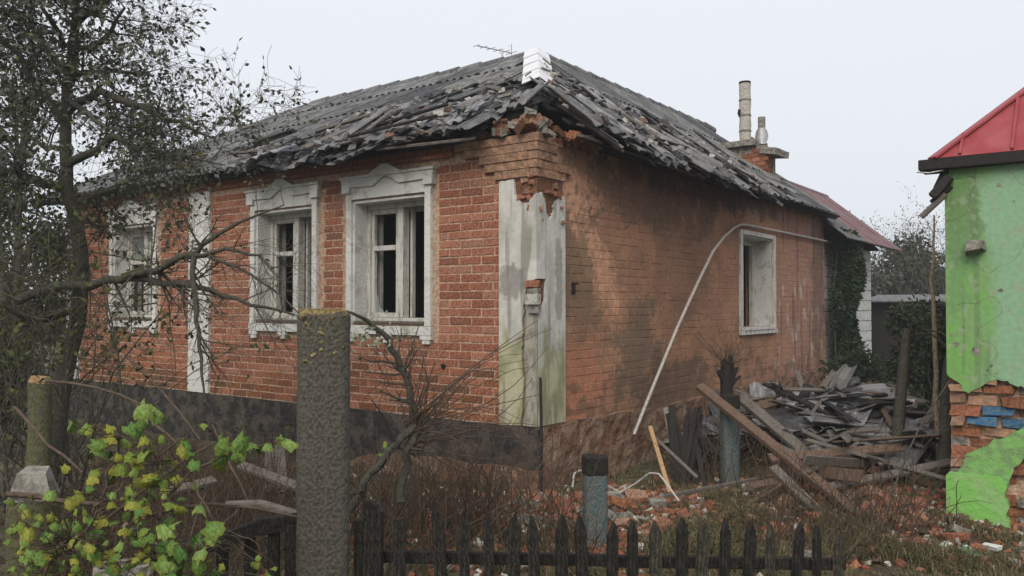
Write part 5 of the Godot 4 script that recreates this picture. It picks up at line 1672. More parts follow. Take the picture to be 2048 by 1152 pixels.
func limb(mb: MB, path: Array, side_n: int, side_len: float, side_depth: int, spots: Array, r: RandomNumberGenerator, bias := Vector3.ZERO, droop := 0.0) -> void:
	var pts := []; var rd := []
	# refine
	for i in path.size() - 1:
		var a := at(path[i][0], path[i][1], path[i][2]); var b := at(path[i + 1][0], path[i + 1][1], path[i + 1][2])
		var k := 3
		for j in k:
			var t := float(j) / k
			pts.append(a.lerp(b, t) + Vector3(r.randfn(0, 1), r.randfn(0, 1), r.randfn(0, 1)) * minf(0.012, path[i][3] * 0.5))
			rd.append(lerpf(path[i][3], path[i + 1][3], t))
	var l: Array = path[path.size() - 1]
	pts.append(at(l[0], l[1], l[2])); rd.append(l[3])
	mb.tube(pts, rd, 9)
	for k in side_n:
		var f := r.randf_range(0.12, 1.0) * (pts.size() - 1)
		var i := mini(int(f), pts.size() - 2)
		var p: Vector3 = pts[i].lerp(pts[i + 1], f - i)
		var d: Vector3 = (pts[i + 1] - pts[i]).normalized()
		var side := d.cross(Vector3(r.randfn(0, 1), r.randfn(0, 1), r.randfn(0, 1))).normalized()
		branch(mb, p, d * 0.45 + side * 0.8 + bias, side_len * r.randf_range(0.55, 1.2), maxf(rd[i] * 0.4, 0.003), side_depth, spots, r, droop)

func build_vegetation() -> void:
	var r := RandomNumberGenerator.new()
	r.seed = 2024
	big_tree(r)
	background_plants(r)
	shrubs(r)
	vine(r)
	grass(r)

func big_tree(r: RandomNumberGenerator) -> void:
	var base := on_ground(at(95, 1040, 5.6))
	var t := thing("fruit_tree", "large half-bare fruit tree with dark small leaves at the left", "tree")
	var mb := MB.new()
	var spots := []      # leafy twig ends
	var bare := []
	limb(mb, [[92, 1062, 5.6, .075], [110, 850, 5.6, .062], [150, 640, 5.6, .054], [165, 500, 5.6, .048], [140, 380, 5.6, .042], [130, 250, 5.6, .037], [138, 120, 5.6, .034], [150, 30, 5.6, .026], [170, -90, 5.6, .02]], 0, 0, 0, bare, r)
	part("trunk", mb, M.bark, t)
	# upper, leafy limbs
	var ups := [
		[[135, 215, 5.6, .032], [200, 185, 5.5, .026], [280, 215, 5.4, .02], [360, 245, 5.3, .014], [432, 278, 5.2, .006]],
		[[140, 335, 5.6, .03], [220, 275, 5.4, .024], [300, 300, 5.2, .016], [380, 318, 5.1, .009], [450, 330, 5.0, .004]],
		[[150, 50, 5.6, .026], [190, 25, 5.5, .02], [240, -10, 5.4, .01]],
		[[140, 110, 5.6, .024], [205, 85, 5.4, .018], [250, 15, 5.3, .008]],
		[[135, 255, 5.6, .03], [80, 180, 5.5, .024], [30, 100, 5.4, .016], [-40, 40, 5.3, .01]],
		[[145, 385, 5.6, .035], [60, 352, 5.4, .028], [0, 345, 5.3, .02], [-60, 330, 5.2, .012]],
		[[140, 160, 5.6, .025], [70, 60, 5.8, .018], [50, -20, 5.9, .01]],
		[[138, 150, 5.6, .022], [220, 140, 6.0, .016], [300, 150, 6.2, .008]],
		[[140, 300, 5.6, .022], [90, 300, 6.1, .016], [20, 250, 6.4, .008]],
		[[150, 400, 5.6, .03], [220, 380, 5.9, .02], [290, 350, 6.1, .012], [370, 330, 6.3, .006]],
		[[140, 200, 5.6, .022], [190, 240, 5.2, .014], [260, 270, 5.0, .008]],
		[[135, 90, 5.6, .02], [90, 20, 5.3, .012], [60, -40, 5.2, .007]],
	]
	mb = MB.new()
	for q in ups: limb(mb, q, 9, 0.40, 2, spots, r, Vector3(0, 0.10, 0), 0.02)
	part("limbs", mb, M.bark, t)
	# lower, bare, drooping boughs
	mb = MB.new()
	var lows := [
		[[40, 600, 5.7, .034], [110, 575, 5.6, .034], [215, 562, 5.3, .027], [290, 545, 5.1, .023], [350, 520, 5.0, .019], [390, 505, 4.95, .016], [440, 465, 4.9, .012], [500, 435, 4.9, .008], [568, 410, 4.9, .004]],
		[[230, 558, 5.3, .026], [330, 562, 5.1, .02], [420, 580, 5.0, .016], [500, 605, 4.95, .011], [590, 630, 4.9, .006]],
		[[388, 508, 4.95, .018], [385, 560, 4.9, .016], [395, 640, 4.85, .014], [402, 720, 4.8, .010], [410, 805, 4.75, .005]],
		[[380, 512, 4.95, .014], [450, 500, 4.85, .011], [520, 510, 4.8, .008], [560, 560, 4.75, .004]],
		[[420, 512, 4.9, .010], [500, 545, 4.8, .008], [560, 590, 4.75, .006], [610, 640, 4.7, .003]],
		[[150, 620, 5.6, .03], [60, 640, 5.2, .022], [-20, 600, 5.0, .014]],
	]
	for i in lows.size(): limb(mb, lows[i], [16, 14, 18, 12, 10, 10][i], 0.34, 1, bare, r, Vector3(0, -0.1, 0), 0.06)
	part("boughs", mb, M.bark, t)
	# fine grey-green twig tangle in front of the far window
	mb = MB.new()
	var fine := []
	for i in 26:
		var a0 := at(r.randf_range(20, 330), r.randf_range(430, 640), r.randf_range(5.0, 5.7))
		branch(mb, a0, Vector3(r.randfn(0.3, 0.8), r.randfn(-0.25, 0.5), r.randfn(0, 0.3)), r.randf_range(0.45, 0.9), 0.006, 2, fine, r, 0.03, 2, 0.75)
	part("twigs", mb, M.twig_moss, t)
	# crown
	mb = MB.new()
	for s in spots:
		var dens := 1.0
		for k in ((1 if r.randf() < 0.8 else 0) if s[0].x < -2.75 else (1 if r.randf() < 0.36 else 0)):
			mb.col = L(0.070, 0.080, 0.056).lerp(L(0.115, 0.122, 0.092), r.randf())
			if r.randf() < 0.07: mb.col = L(0.12, 0.11, 0.045)
			var d: Vector3 = (s[1] + Vector3(r.randfn(0, 0.8), r.randfn(-0.3, 0.7), r.randfn(0, 0.8))).normalized()
			leaf(mb, s[0] + d * 0.01, d, r.randf_range(0.028, 0.05), r)
	part("crown", mb, M.leaf_dark, t)
	# mossy yellow-green thicket under it: another plant
	var th := thing("mossy_thicket", "tangled yellow-green mossy bush below the fruit tree's crown", "bush")
	mb = MB.new()
	var sp2 := []
	for i in 22:
		var a := on_ground(at(r.randf_range(-60, 190), 940, r.randf_range(5.0, 6.6)))
		branch(mb, a, Vector3(r.randfn(0, 0.25), 1.0, r.randfn(0, 0.2)), r.randf_range(0.9, 1.9), 0.014, 2, sp2, r, -0.01, 2, 0.6)
	part("stems", mb, M.bark, th)
	mb = MB.new()
	for s in sp2:
		if s[0].y < 1.2 and r.randf() < 0.6: continue
		for k in 2:
			mb.col = L(0.10, 0.11, 0.035).lerp(L(0.06, 0.075, 0.035), r.randf())
			var d: Vector3 = (s[1] + Vector3(r.randfn(0, 0.8), r.randfn(0, 0.7), r.randfn(0, 0.8))).normalized()
			leaf(mb, s[0], d, r.randf_range(0.03, 0.055), r)
	part("foliage", mb, M.leaf_dark, th)

func leafy_mass(nm: String, label: String, cat: String, c: Vector3, rad: Vector3, n: int, size: float, c1: Color, c2: Color, r: RandomNumberGenerator, trunk := true, lumps := 9) -> void:
	var t := thing(nm, label, cat)
	var mb := MB.new()
	var lump := []
	for i in lumps:
		var v := Vector3(r.randfn(0, 1), r.randfn(0, 1), r.randfn(0, 1)).normalized() * pow(r.randf(), 0.4) * 0.72
		lump.append([c + v * rad, r.randf_range(0.28, 0.55)])
	if trunk:
		var b := on_ground(Vector3(c.x, 0, c.z), -0.05)
		var fork := Vector3(c.x, maxf(b.y + 0.2, c.y - rad.y * 0.75), c.z)
		mb.tube([b, b.lerp(fork, 0.5) + Vector3(r.randfn(0, 0.04), 0, 0), fork], [rad.x * 0.075, rad.x * 0.06, rad.x * 0.05], 8)
		for l in lump:
			mb.tube([fork, fork.lerp(l[0], 0.5) + Vector3(r.randfn(0, 0.1), 0.06, 0), l[0]], [rad.x * 0.035, rad.x * 0.022, rad.x * 0.008], 6)
		part("trunk", mb, M.bark, t)
		mb = MB.new()
	for i in n:
		var l: Array = lump[r.randi() % lumps]
		var v: Vector3 = Vector3(r.randfn(0, 1), r.randfn(0, 1), r.randfn(0, 1)).normalized() * pow(r.randf(), 0.45) * l[1] * r.randf_range(0.8, 1.15)
		var p: Vector3 = l[0] + v * rad
		if p.y < 0.03: continue
		mb.col = c1.lerp(c2, r.randf())
		leaf(mb, p, (v * 1.2 + Vector3(r.randfn(0, 0.5), r.randfn(-0.2, 0.5), r.randfn(0, 0.5))).normalized(), size * r.randf_range(0.6, 1.3), r)
	part("crown", mb, M.leaf_dark, t)

func bare_tree(label: String, p: Vector3, h: float, r: RandomNumberGenerator, mtl: Material, leafy := 0.0) -> void:
	var t := thing("bare_tree", label, "tree")
	var mb := MB.new()
	var spots := []
	var g := on_ground(p, -0.1)
	mb.tube([g, g + Vector3(0.05, h * 0.18, 0), g + Vector3(0.0, h * 0.36, 0.05)], [h * 0.022, h * 0.018, h * 0.015], 8)
	for k in 7:
		var a := TAU * k / 7.0 + r.randf()
		branch(mb, g + Vector3(0, h * r.randf_range(0.2, 0.36), 0), Vector3(cos(a) * 0.7, 1.0, sin(a) * 0.7), h * 0.42, h * 0.010, 3, spots, r, -0.02, 2, 0.7)
	part("trunk", mb, mtl, t)
	mb = MB.new()
	for s in spots:
		if r.randf() > leafy: continue
		mb.col = L(0.09, 0.085, 0.045).lerp(L(0.06, 0.07, 0.035), r.randf())
		leaf(mb, s[0], s[1], h * r.randf_range(0.010, 0.018), r)
	if mb.v.size() > 0: part("crown", mb, M.leaf_dark, t)

func background_plants(r: RandomNumberGenerator) -> void:
	# ivy tower against the annex corner
	var hx := house.transform
	var t := thing("ivy", "dark green ivy column climbing the end of the brick side wall", "ivy")
	var mb := MB.new()
	for k in 6:
		var pts := []; var rd := []
		for j in 8:
			pts.append(hx * Vector3(0.10 + r.randf() * 0.10, j * 0.40, -8.5 - k * 0.16 + r.randfn(0, 0.05))); rd.append(0.018 - j * 0.0015)
		mb.tube(pts, rd, 6)
	part("stems", mb, M.bark, t)
	mb = MB.new()
	for i in 12000:
		var y := pow(r.randf(), 0.9) * 2.85
		var wz := 0.52 * (1.0 - 0.30 * y / 2.8) + 0.10 * sin(y * 5.0)
		var zz := -8.88 + r.randf_range(-1, 1) * wz
		var bulge := (0.32 + 0.14 * sin(y * 4.0 + zz * 5.0)) * sqrt(maxf(0.0, 1.0 - pow((zz + 8.88) / wz, 2))) 
		var p := hx * Vector3(0.02 + bulge * pow(r.randf(), 0.35), y, zz)
		mb.col = L(0.016, 0.032, 0.014).lerp(L(0.045, 0.075, 0.034), pow(r.randf(), 1.5))
		leaf(mb, p, (hx.basis * Vector3(0.8, r.randfn(-0.4, 0.5), r.randfn(0, 0.7))).normalized(), r.randf_range(0.05, 0.10), r)
	part("foliage", mb, M.leaf_dark, t)
	# shrubs between the houses
	leafy_mass("evergreen_bush", "dark green bush behind the debris heap", "bush", at(1832, 690, 12.5) + Vector3(0, -0.1, 0), Vector3(0.78, 0.88, 0.8), 6500, 0.085, L(0.020, 0.036, 0.016), L(0.05, 0.075, 0.034), r)
	leafy_mass("evergreen_bush", "smaller dark bush at the foot of the white block wall", "bush", at(1725, 730, 12.2) + Vector3(0, -0.2, 0), Vector3(0.5, 0.55, 0.5), 2600, 0.075, L(0.014, 0.026, 0.012), L(0.04, 0.056, 0.026), r)
	leafy_mass("evergreen_bush", "dark overgrown bush against the green house's corner", "bush", at(1888, 700, 9.2) + Vector3(0, -0.2, 0), Vector3(0.42, 1.0, 0.5), 3200, 0.07, L(0.015, 0.024, 0.012), L(0.05, 0.06, 0.028), r)
	# far trees in haze
	leafy_mass("far_tree", "greyish green tree far behind between the two houses", "tree", at(1830, 530, 26) + Vector3(0, -0.6, 0), Vector3(2.1, 1.6, 1.6), 5200, 0.17, L(0.05, 0.056, 0.038), L(0.085, 0.09, 0.06), r)
	leafy_mass("far_tree", "low greyish tree far behind beside the annex", "tree", at(1770, 560, 23) + Vector3(0, -0.6, 0), Vector3(1.1, 1.3, 1.2), 3200, 0.15, L(0.05, 0.056, 0.04), L(0.08, 0.085, 0.06), r)
	bare_tree("bare branching tree on the skyline right of the maroon roof", at(1762, 600, 27), 5.0, r, M.bark, 0.4)
	bare_tree("bare branching tree on the skyline beside the green house", at(1872, 600, 25), 4.6, r, M.bark, 0.5)
	bare_tree("leafless tree between the two skyline trees", at(1815, 600, 30), 5.6, r, M.bark, 0.3)
	bare_tree("thin bare tree showing above the left end of the roof", at(520, 600, 19), 6.3, r, M.bark, 0.25)
	bare_tree("low bare tree behind the roof's left hip", at(575, 600, 20), 6.0, r, M.bark, 0.2)
	# left background behind the fruit tree
	leafy_mass("garden_tree", "dark leafy tree filling the left edge behind the fruit tree", "tree", at(10, 480, 11) + Vector3(0, 0.2, 0), Vector3(1.1, 1.2, 1.0), 4200, 0.07, L(0.035, 0.042, 0.026), L(0.075, 0.08, 0.05), r)
	leafy_mass("garden_tree", "tall leafy tree behind the crown in the upper left", "tree", at(40, 210, 9.5), Vector3(0.75, 1.0, 0.8), 1500, 0.05, L(0.04, 0.052, 0.032), L(0.075, 0.085, 0.055), r)
	leafy_mass("hedge", "overgrown hedge closing the gap at the house's left end", "hedge", at(60, 560, 14.5), Vector3(1.3, 1.6, 0.9), 7000, 0.09, L(0.03, 0.036, 0.022), L(0.065, 0.07, 0.04), r, true, 14)
	leafy_mass("garden_bush", "dark low bush at the left end of the house", "bush", at(20, 720, 8.6) + Vector3(0, -0.1, 0), Vector3(0.75, 0.9, 0.6), 4200, 0.07, L(0.020, 0.024, 0.015), L(0.055, 0.06, 0.03), r)
	# shed roof behind
	var sh := thing("shed", "small grey lean-to shed roof behind the bushes", "shed", Vector3(at(1822, 600, 18.5).x, 0, -18.5), deg_to_rad(-36.6))
	mb = MB.new()
	mb.box(T(Vector3(0, 0.83, 0)), Vector3(1.5, 1.66, 1.2))
	part("wall", mb, M.char, sh)
	mb = MB.new()
	mb.cbox(T(Vector3(0, 1.74, 0.1), Basis(Vector3(1, 0, 0), 0.10)), Vector3(1.7, 0.04, 1.5), 0.01)
	part("roof", mb, M.slate[0], sh)

func cane(mb: MB, a: Vector3, b: Vector3, sag: float, r0: float, r1: float, r: RandomNumberGenerator, sides := 4) -> void:
	var pts := []; var rd := []
	var off := Vector3(r.randfn(0, 0.04), 0, r.randfn(0, 0.04))
	for i in 7:
		var t := i / 6.0
		pts.append(a.lerp(b, t) + Vector3(0, sag * 4.0 * t * (1 - t), 0) + off * 4.0 * t * (1 - t) + Vector3(r.randfn(0, 0.004), r.randfn(0, 0.004), r.randfn(0, 0.004)))
		rd.append(lerpf(r0, r1, t))
	mb.tube(pts, rd, sides, false)

func shrubs(r: RandomNumberGenerator) -> void:
	# the broken shrub before the front wall
	var t := thing("broken_shrub", "bent leafless shrub with a thick snapped stem before the front wall", "shrub")
	var mb := MB.new()
	var sp := []
	limb(mb, [[700, 1010, 4.6, .024], [740, 950, 4.6, .022], [790, 890, 4.65, .02], [832, 850, 4.7, .02]], 6, 0.35, 1, sp, r)
	limb(mb, [[800, 1010, 4.7, .026], [810, 930, 4.7, .024], [826, 850, 4.7, .024], [822, 800, 4.7, .022], [800, 730, 4.65, .020], [775, 680, 4.6, .017], [735, 640, 4.5, .012], [690, 622, 4.4, .006]], 14, 0.22, 1, sp, r, Vector3(-0.2, 0.1, 0))
	part("stem", mb, M.bark, t)
	mb = MB.new()
	for i in 46:
		var a := at(r.randfn(825, 12), r.randf_range(840, 900), 4.7)
		var u := r.randf_range(760, 1130); var v := r.randf_range(640, 960)
		if u < 880: v = r.randf_range(640, 800)
		cane(mb, a, at(u, v, r.randf_range(4.4, 5.3)), r.randfn(0.05, 0.07), 0.0045, 0.0014, r)
	mb.col = L(1.25, 1.0, 0.85)
	for i in 40:
		var a := on_ground(at(r.randf_range(700, 900), 1000, r.randf_range(4.3, 5.2)))
		cane(mb, a, a + Vector3(r.randfn(0.1, 0.35), r.randf_range(0.3, 0.9), r.randfn(0, 0.15)), 0.03, 0.005, 0.0014, r)
	part("twigs", mb, M.twig, t)
	mb = MB.new()
	for i in 90:
		var p := at(r.randfn(735, 32), r.randfn(668, 18), r.randf_range(4.4, 4.65))
		mb.col = L(0.20, 0.23, 0.15).lerp(L(0.36, 0.38, 0.31), r.randf())
		leaf(mb, p, Vector3(r.randfn(0, 1), r.randfn(-0.3, 0.6), r.randfn(0, 1)).normalized(), r.randf_range(0.025, 0.04), r)
	for i in 3: pass
	part("withered_leaves", mb, M.leaf_dark, t)
	# low dead brush along the plinth
	var spec := [[300, 6.2, 70, "dead brush in front of the black plinth below the leftmost window"], [480, 5.8, 90, "dead brush in front of the plinth below the middle window"], [570, 5.2, 70, "dry brush just left of the concrete post"], [760, 5.6, 90, "dry brush just right of the concrete post"], [880, 5.7, 80, "reddish dry stems before the tarred plinth"], [980, 5.7, 60, "thin dry stems before the cracked corner"], [1455, 7.4, 40, "dry yellowish stems around the second blue post"], [400, 4.6, 80, "tangle of dead canes behind the vine leaves"], [180, 4.9, 80, "tangle of dead canes left of the vine"], [1110, 5.0, 34, "sparse dry stems between the rubble and the pickets"], [1760, 5.6, 40, "sparse dry stems in front of the debris heap"], [1560, 5.4, 40, "low dry stems in front of the fallen beams"]]
	for q in spec:
		var th := thing("dead_brush", q[3], "brush")
		mb = MB.new()
		for i in int(q[2] * 1.5):
			var p := at(q[0] + r.randfn(0, 52), 900, q[1] + r.randfn(0, 0.25))
			if inside_house(p, 0.15): continue
			p = on_ground(p, -0.02)
			var k := r.randf_range(0.7, 2.3)
			mb.col = Color(k, k * r.randf_range(0.85, 1.0), k * r.randf_range(0.7, 0.95))
			var tip := p + Vector3(r.randfn(0, 0.28), r.randf_range(0.25, 0.85), r.randfn(0, 0.2))
			if inside_house(tip, 0.06): continue
			cane(mb, p, tip, r.randfn(0.03, 0.05), 0.0045, 0.0013, r, 3)
			if r.randf() < 0.7: cane(mb, p.lerp(tip, 0.5), p.lerp(tip, 0.5) + Vector3(r.randfn(0, 0.15), r.randf_range(0.08, 0.3), r.randfn(0, 0.1)), 0.01, 0.0025, 0.001, r, 3)
		part("stems", mb, M.twig, th)
	# yellow tuft on the scorched stump
	var st := thing("scorched_stump", "black scorched stump with yellow shoots behind the second blue post", "stump")
	mb = MB.new()
	mb.tube([on_ground(at(1455, 900, 7.5), -0.05), at(1455, 830, 7.45), at(1452, 760, 7.4), at(1455, 728, 7.4)], [0.07, 0.06, 0.055, 0.06], 9)
	for q in [[1436, 742, .03], [1474, 735, .022], [1462, 712, .026], [1448, 718, .018], [1482, 752, .014]]: mb.tube([at(1455, 775, 7.4), at(lerpf(1455, q[0], 0.6), lerpf(770, q[1], 0.6), 7.38), at(q[0], q[1], 7.36)], [0.04, q[2], q[2] * 0.7], 6)
	part("trunk", mb, M.char, st)
	mb = MB.new()
	for i in 70:
		mb.col = L(2.6, 2.2, 1.1) * r.randf_range(0.6, 1.1)
		var a := at(1455 + r.randfn(0, 8), 735, 7.4)
		cane(mb, a, at(1455 + r.randfn(0, 42), r.randf_range(640, 740), 7.4 + r.randfn(0, 0.1)), 0.02, 0.003, 0.001, r, 3)
	part("shoots", mb, M.twig, st)
	# pale sapling and dark trunk before the green house
	mb = MB.new()
	limb(mb, [[1878, 945, 7.0, .024], [1872, 800, 7.0, .022], [1868, 640, 7.0, .018], [1866, 520, 7.0, .013], [1868, 430, 7.0, .006]], 4, 0.2, 1, sp, r, Vector3(0, 0.3, 0))
	var sap := thing("sapling", "slim pale-barked sapling standing left of the green house", "tree")
	part("trunk", mb, M.pale_bark, sap)
	mb = MB.new()
	limb(mb, [[1893, 960, 6.5, .05], [1890, 820, 6.55, .045], [1900, 720, 6.5, .04], [1912, 670, 6.4, .03]], 3, 0.25, 1, sp, r)
	var dk := thing("dark_stump", "dark broken tree trunk tight against the green corner", "tree")
	part("trunk", mb, M.bark, dk)
	mb = MB.new()
	limb(mb, [[1762, 1060, 5.0, .007], [1795, 960, 5.0, .006], [1835, 860, 5.0, .005], [1900, 760, 5.0, .003]], 7, 0.18, 1, sp, r)
	var tw := thing("thin_twig", "thin dark twig rising in front of the green plinth", "twig")
	part("stem", mb, M.bark, tw)
	# small green weed behind the pickets
	leafy_mass("weed", "small bright green weed between the pickets", "weed", at(1212, 1135, 3.95), Vector3(0.05, 0.05, 0.05), 60, 0.03, L(0.16, 0.22, 0.04), L(0.26, 0.32, 0.06), r, false, 3)
	leafy_mass("weed", "pale cabbage-green weed on the ground at the right", "weed", on_ground(at(1940, 1118, 5.1), 0.03), Vector3(0.14, 0.05, 0.10), 70, 0.05, L(0.15, 0.22, 0.12), L(0.25, 0.33, 0.2), r, false, 4)

func vine_leaf(sd: int) -> ArrayMesh:
	var r := RandomNumberGenerator.new()
	r.seed = sd
	var mb := MB.new()
	var n := 17
	var o := []
	for i in n:
		var a := -PI / 2 + TAU * (i + 0.5) / n
		var lobes := 0.90 + 0.10 * cos((a - PI / 2) * 5.0) - 0.35 * exp(-pow((a + PI / 2) / 0.35, 2)) - 0.35 * exp(-pow((a - PI * 1.5) / 0.35, 2))
		var rad := 0.5 * lobes * (1.0 + 0.06 * (1.0 if i % 2 else -1.0)) * r.randf_range(0.92, 1.08)
		var p := Vector2(cos(a), sin(a)) * rad
		o.append(Vector3(p.x, p.y + 0.45, -1.0 * p.x * p.x - 0.5 * (p.y) * absf(p.y) + r.randfn(0, 0.03)))
	var c := Vector3(0, 0.42, 0.05)
	var rim := []
	var mid := []
	for i in n:
		rim.append(L(0.95, 0.85, 0.6).lerp(L(0.75, 0.55, 0.35), clampf(r.randfn(0.1, 0.4), 0, 1)))
		mid.append(c.lerp(o[i], 0.55) + Vector3(0, 0, 0.06 if i % 3 else -0.03))
	var nrm := func(p: Vector3) -> Vector3: return Vector3(1.6 * p.x + r.randfn(0, 0.15), 0.8 * (p.y - 0.45) + r.randfn(0, 0.15), 1.0).normalized()
	for i in n:
		var j := (i + 1) % n
		var vein := L(1.1, 1.12, 1.05) if i % 3 == 0 else L(0.92, 0.97, 0.9)
		mb.col = vein
		mb.trin(c, mid[i], mid[j], Vector3(0, 0, 1), nrm.call(mid[i]), nrm.call(mid[j]))
		mb.trin(mid[i], o[i], mid[j], nrm.call(mid[i]), nrm.call(o[i]), nrm.call(mid[j]))
		mb.c[mb.c.size() - 2] = rim[i]; mb.c[mb.c.size() - 1] = rim[i]
		mb.c[mb.c.size() - 2] = vein
		mb.trin(mid[j], o[i], o[j], nrm.call(mid[j]), nrm.call(o[i]), nrm.call(o[j]))
		mb.c[mb.c.size() - 2] = rim[j]; mb.c[mb.c.size() - 1] = rim[i]
	return mb.mesh()

func vine(r: RandomNumberGenerator) -> void:
	var t := thing("grape_vine", "sprawling vine with yellow-green autumn leaves in the lower left foreground", "vine")
	var mb := MB.new()
	var anchors := []
	for q in [[[250, 1190, 3.0], [200, 1000, 3.05], [240, 880, 3.1], [310, 830, 3.15]], [[300, 1200, 2.9], [330, 1000, 3.0], [420, 920, 3.1], [560, 880, 3.2]], [[120, 1200, 2.9], [150, 1060, 2.95], [260, 960, 3.05], [360, 880, 3.15]], [[60, 1200, 2.8], [120, 1090, 2.85], [220, 1010, 2.95]], [[360, 1190, 2.9], [400, 1090, 2.95], [430, 1040, 3.0], [380, 950, 3.1]]]:
		var pts := []
		for k in q.size(): pts.append(at(q[k][0], q[k][1], q[k][2]))
		var fine := []; var rd := []
		for k in pts.size() - 1:
			for j in 5:
				fine.append(pts[k].lerp(pts[k + 1], j / 5.0) + Vector3(r.randfn(0, 0.008), r.randfn(0, 0.008), r.randfn(0, 0.008))); rd.append(0.007 - 0.0012 * k)
		fine.append(pts[pts.size() - 1]); rd.append(0.003)
		mb = MB.new()
		mb.tube(fine, rd, 5)
		anchors.append(fine)
		part("stem", mb, M.twig, t)
	var meshes := []
	for i in 9: meshes.append(vine_leaf(40 + i))
	var mats := []
	for c in [L(0.22, 0.25, 0.042), L(0.15, 0.22, 0.045), L(0.11, 0.19, 0.045), L(0.23, 0.245, 0.05), L(0.17, 0.26, 0.075), L(0.085, 0.18, 0.045)]:
		mats.append(leaf_mat(c * 1.25, c * 0.55, true))
		mats[mats.size() - 1].albedo_texture = tex_cache["grain2"]
		mats[mats.size() - 1].uv1_triplanar = true
		mats[mats.size() - 1].uv1_scale = Vector3.ONE * 0.9
	var spots := []
	# clusters: u, v, spread u, spread v, number, leaf size, depth, colour range
	for q in [[295, 832, 22, 18, 5, .085, 3.1, 4, 5], [190, 850, 14, 14, 3, .075, 3.1, 0, 3], [230, 905, 40, 40, 14, .075, 3.05, 0, 3], [320, 905, 38, 40, 18, .075, 3.1, 0, 3], [385, 885, 14, 16, 3, .09, 3.12, 5, 5], [440, 900, 22, 14, 5, .095, 3.12, 2, 5], [500, 900, 22, 14, 5, .085, 3.15, 2, 5], [545, 882, 12, 10, 2, .08, 3.2, 4, 4], [210, 1000, 55, 35, 16, .065, 2.95, 0, 4], [110, 1075, 60, 45, 46, .058, 2.85, 1, 5], [190, 1100, 60, 40, 36, .06, 2.85, 1, 5], [300, 1010, 40, 40, 12, .06, 3.0, 0, 2], [330, 1100, 22, 36, 10, .10, 2.9, 4, 5], [405, 1085, 24, 30, 9, .10, 2.92, 2, 5], [260, 1130, 40, 25, 14, .06, 2.85, 0, 4], [60, 1120, 40, 30, 16, .055, 2.8, 1, 4], [480, 1135, 40, 14, 10, .045, 3.0, 0, 2], [775, 888, 12, 8, 3, .045, 4.5, 0, 4]]:
		for i in int(q[4] * 1.3): spots.append([q[0] + r.randfn(0, q[2] * 1.15), q[1] + r.randfn(0, q[3] * 1.15), q[6] + r.randfn(0, 0.09), q[5] * r.randf_range(0.45, 0.95), r.randi_range(q[7], q[8])])
	mb = MB.new()
	for s in spots:
		var o := mi("leaf", meshes[r.randi() % 9], mats[s[4]], t)
		var p := at(s[0], s[1], s[2])
		var b := Basis.from_euler(Vector3(r.randfn(-0.75, 0.45), r.randfn(0, 0.7), r.randfn(PI, 0.9)))
		o.transform = Transform3D(b * Basis.from_scale(Vector3(s[3] * r.randf_range(0.7, 1.1), s[3], s[3] * r.randf_range(0.8, 2.2))), p)
		# petiole to the nearest cane
		var best := Vector3.ZERO; var bd := 9.0
		for an in anchors:
			for k in range(0, an.size(), 2):
				var dd: float = an[k].distance_to(p)
				if dd < bd: bd = dd; best = an[k]
		if bd < 0.5: cane(mb, best, p, 0.02, 0.0022, 0.0013, r, 3)
	part("petioles", mb, M.twig, t)
	# pale dry canes crossing the corner
	for q in [[[12, 988, 3.0], [130, 1003, 3.0], [270, 1025, 3.05], "pale broken cane sticking out left across the vine", .010], [[300, 1030, 3.1], [420, 1008, 3.15], [600, 1035, 3.3], "brown cane running right towards the concrete post", .007], [[95, 762, 4.4], [190, 775, 4.2], [290, 812, 4.0], "pale arched cane from the timber post's top", .008], [[358, 1160, 2.9], [385, 1060, 2.95], [412, 985, 3.0], "straight whitish cane rising by the large green leaves", .005], [[30, 815, 3.9], [95, 890, 3.8], [165, 945, 3.7], "pale cane slanting down at the far left", .008], [[262, 800, 4.2], [310, 850, 4.1], [365, 900, 4.0], "light brown cane slanting behind the leaves", .008], [[200, 1050, 3.0], [330, 950, 3.1], [430, 885, 3.2], "thin brown cane rising through the vine leaves", .006], [[425, 850, 4.3], [460, 930, 4.1], [500, 1010, 4.0], "reddish cane left of the concrete post", .006], [[250, 710, 4.9], [330, 790, 4.6], [400, 880, 4.4], "pale bough end hanging below the fruit tree", .009]]:
		mb = MB.new()
		mb.col = L(2.6, 2.2, 1.7) if q[4] > 0.0065 else L(1.7, 1.35, 1.0)
		var a := at(q[0][0], q[0][1], q[0][2]); var b := at(q[1][0], q[1][1], q[1][2]); var c := at(q[2][0], q[2][1], q[2][2])
		mb.tube([a, a.lerp(b, 0.5) + Vector3(0, 0.006, 0), b, b.lerp(c, 0.5) + Vector3(0, 0.01, 0), c], [q[4], q[4], q[4] * 0.9, q[4] * 0.8, q[4] * 0.5], 6)
		solo("dry_cane", mb, M.twig, q[3], "cane")

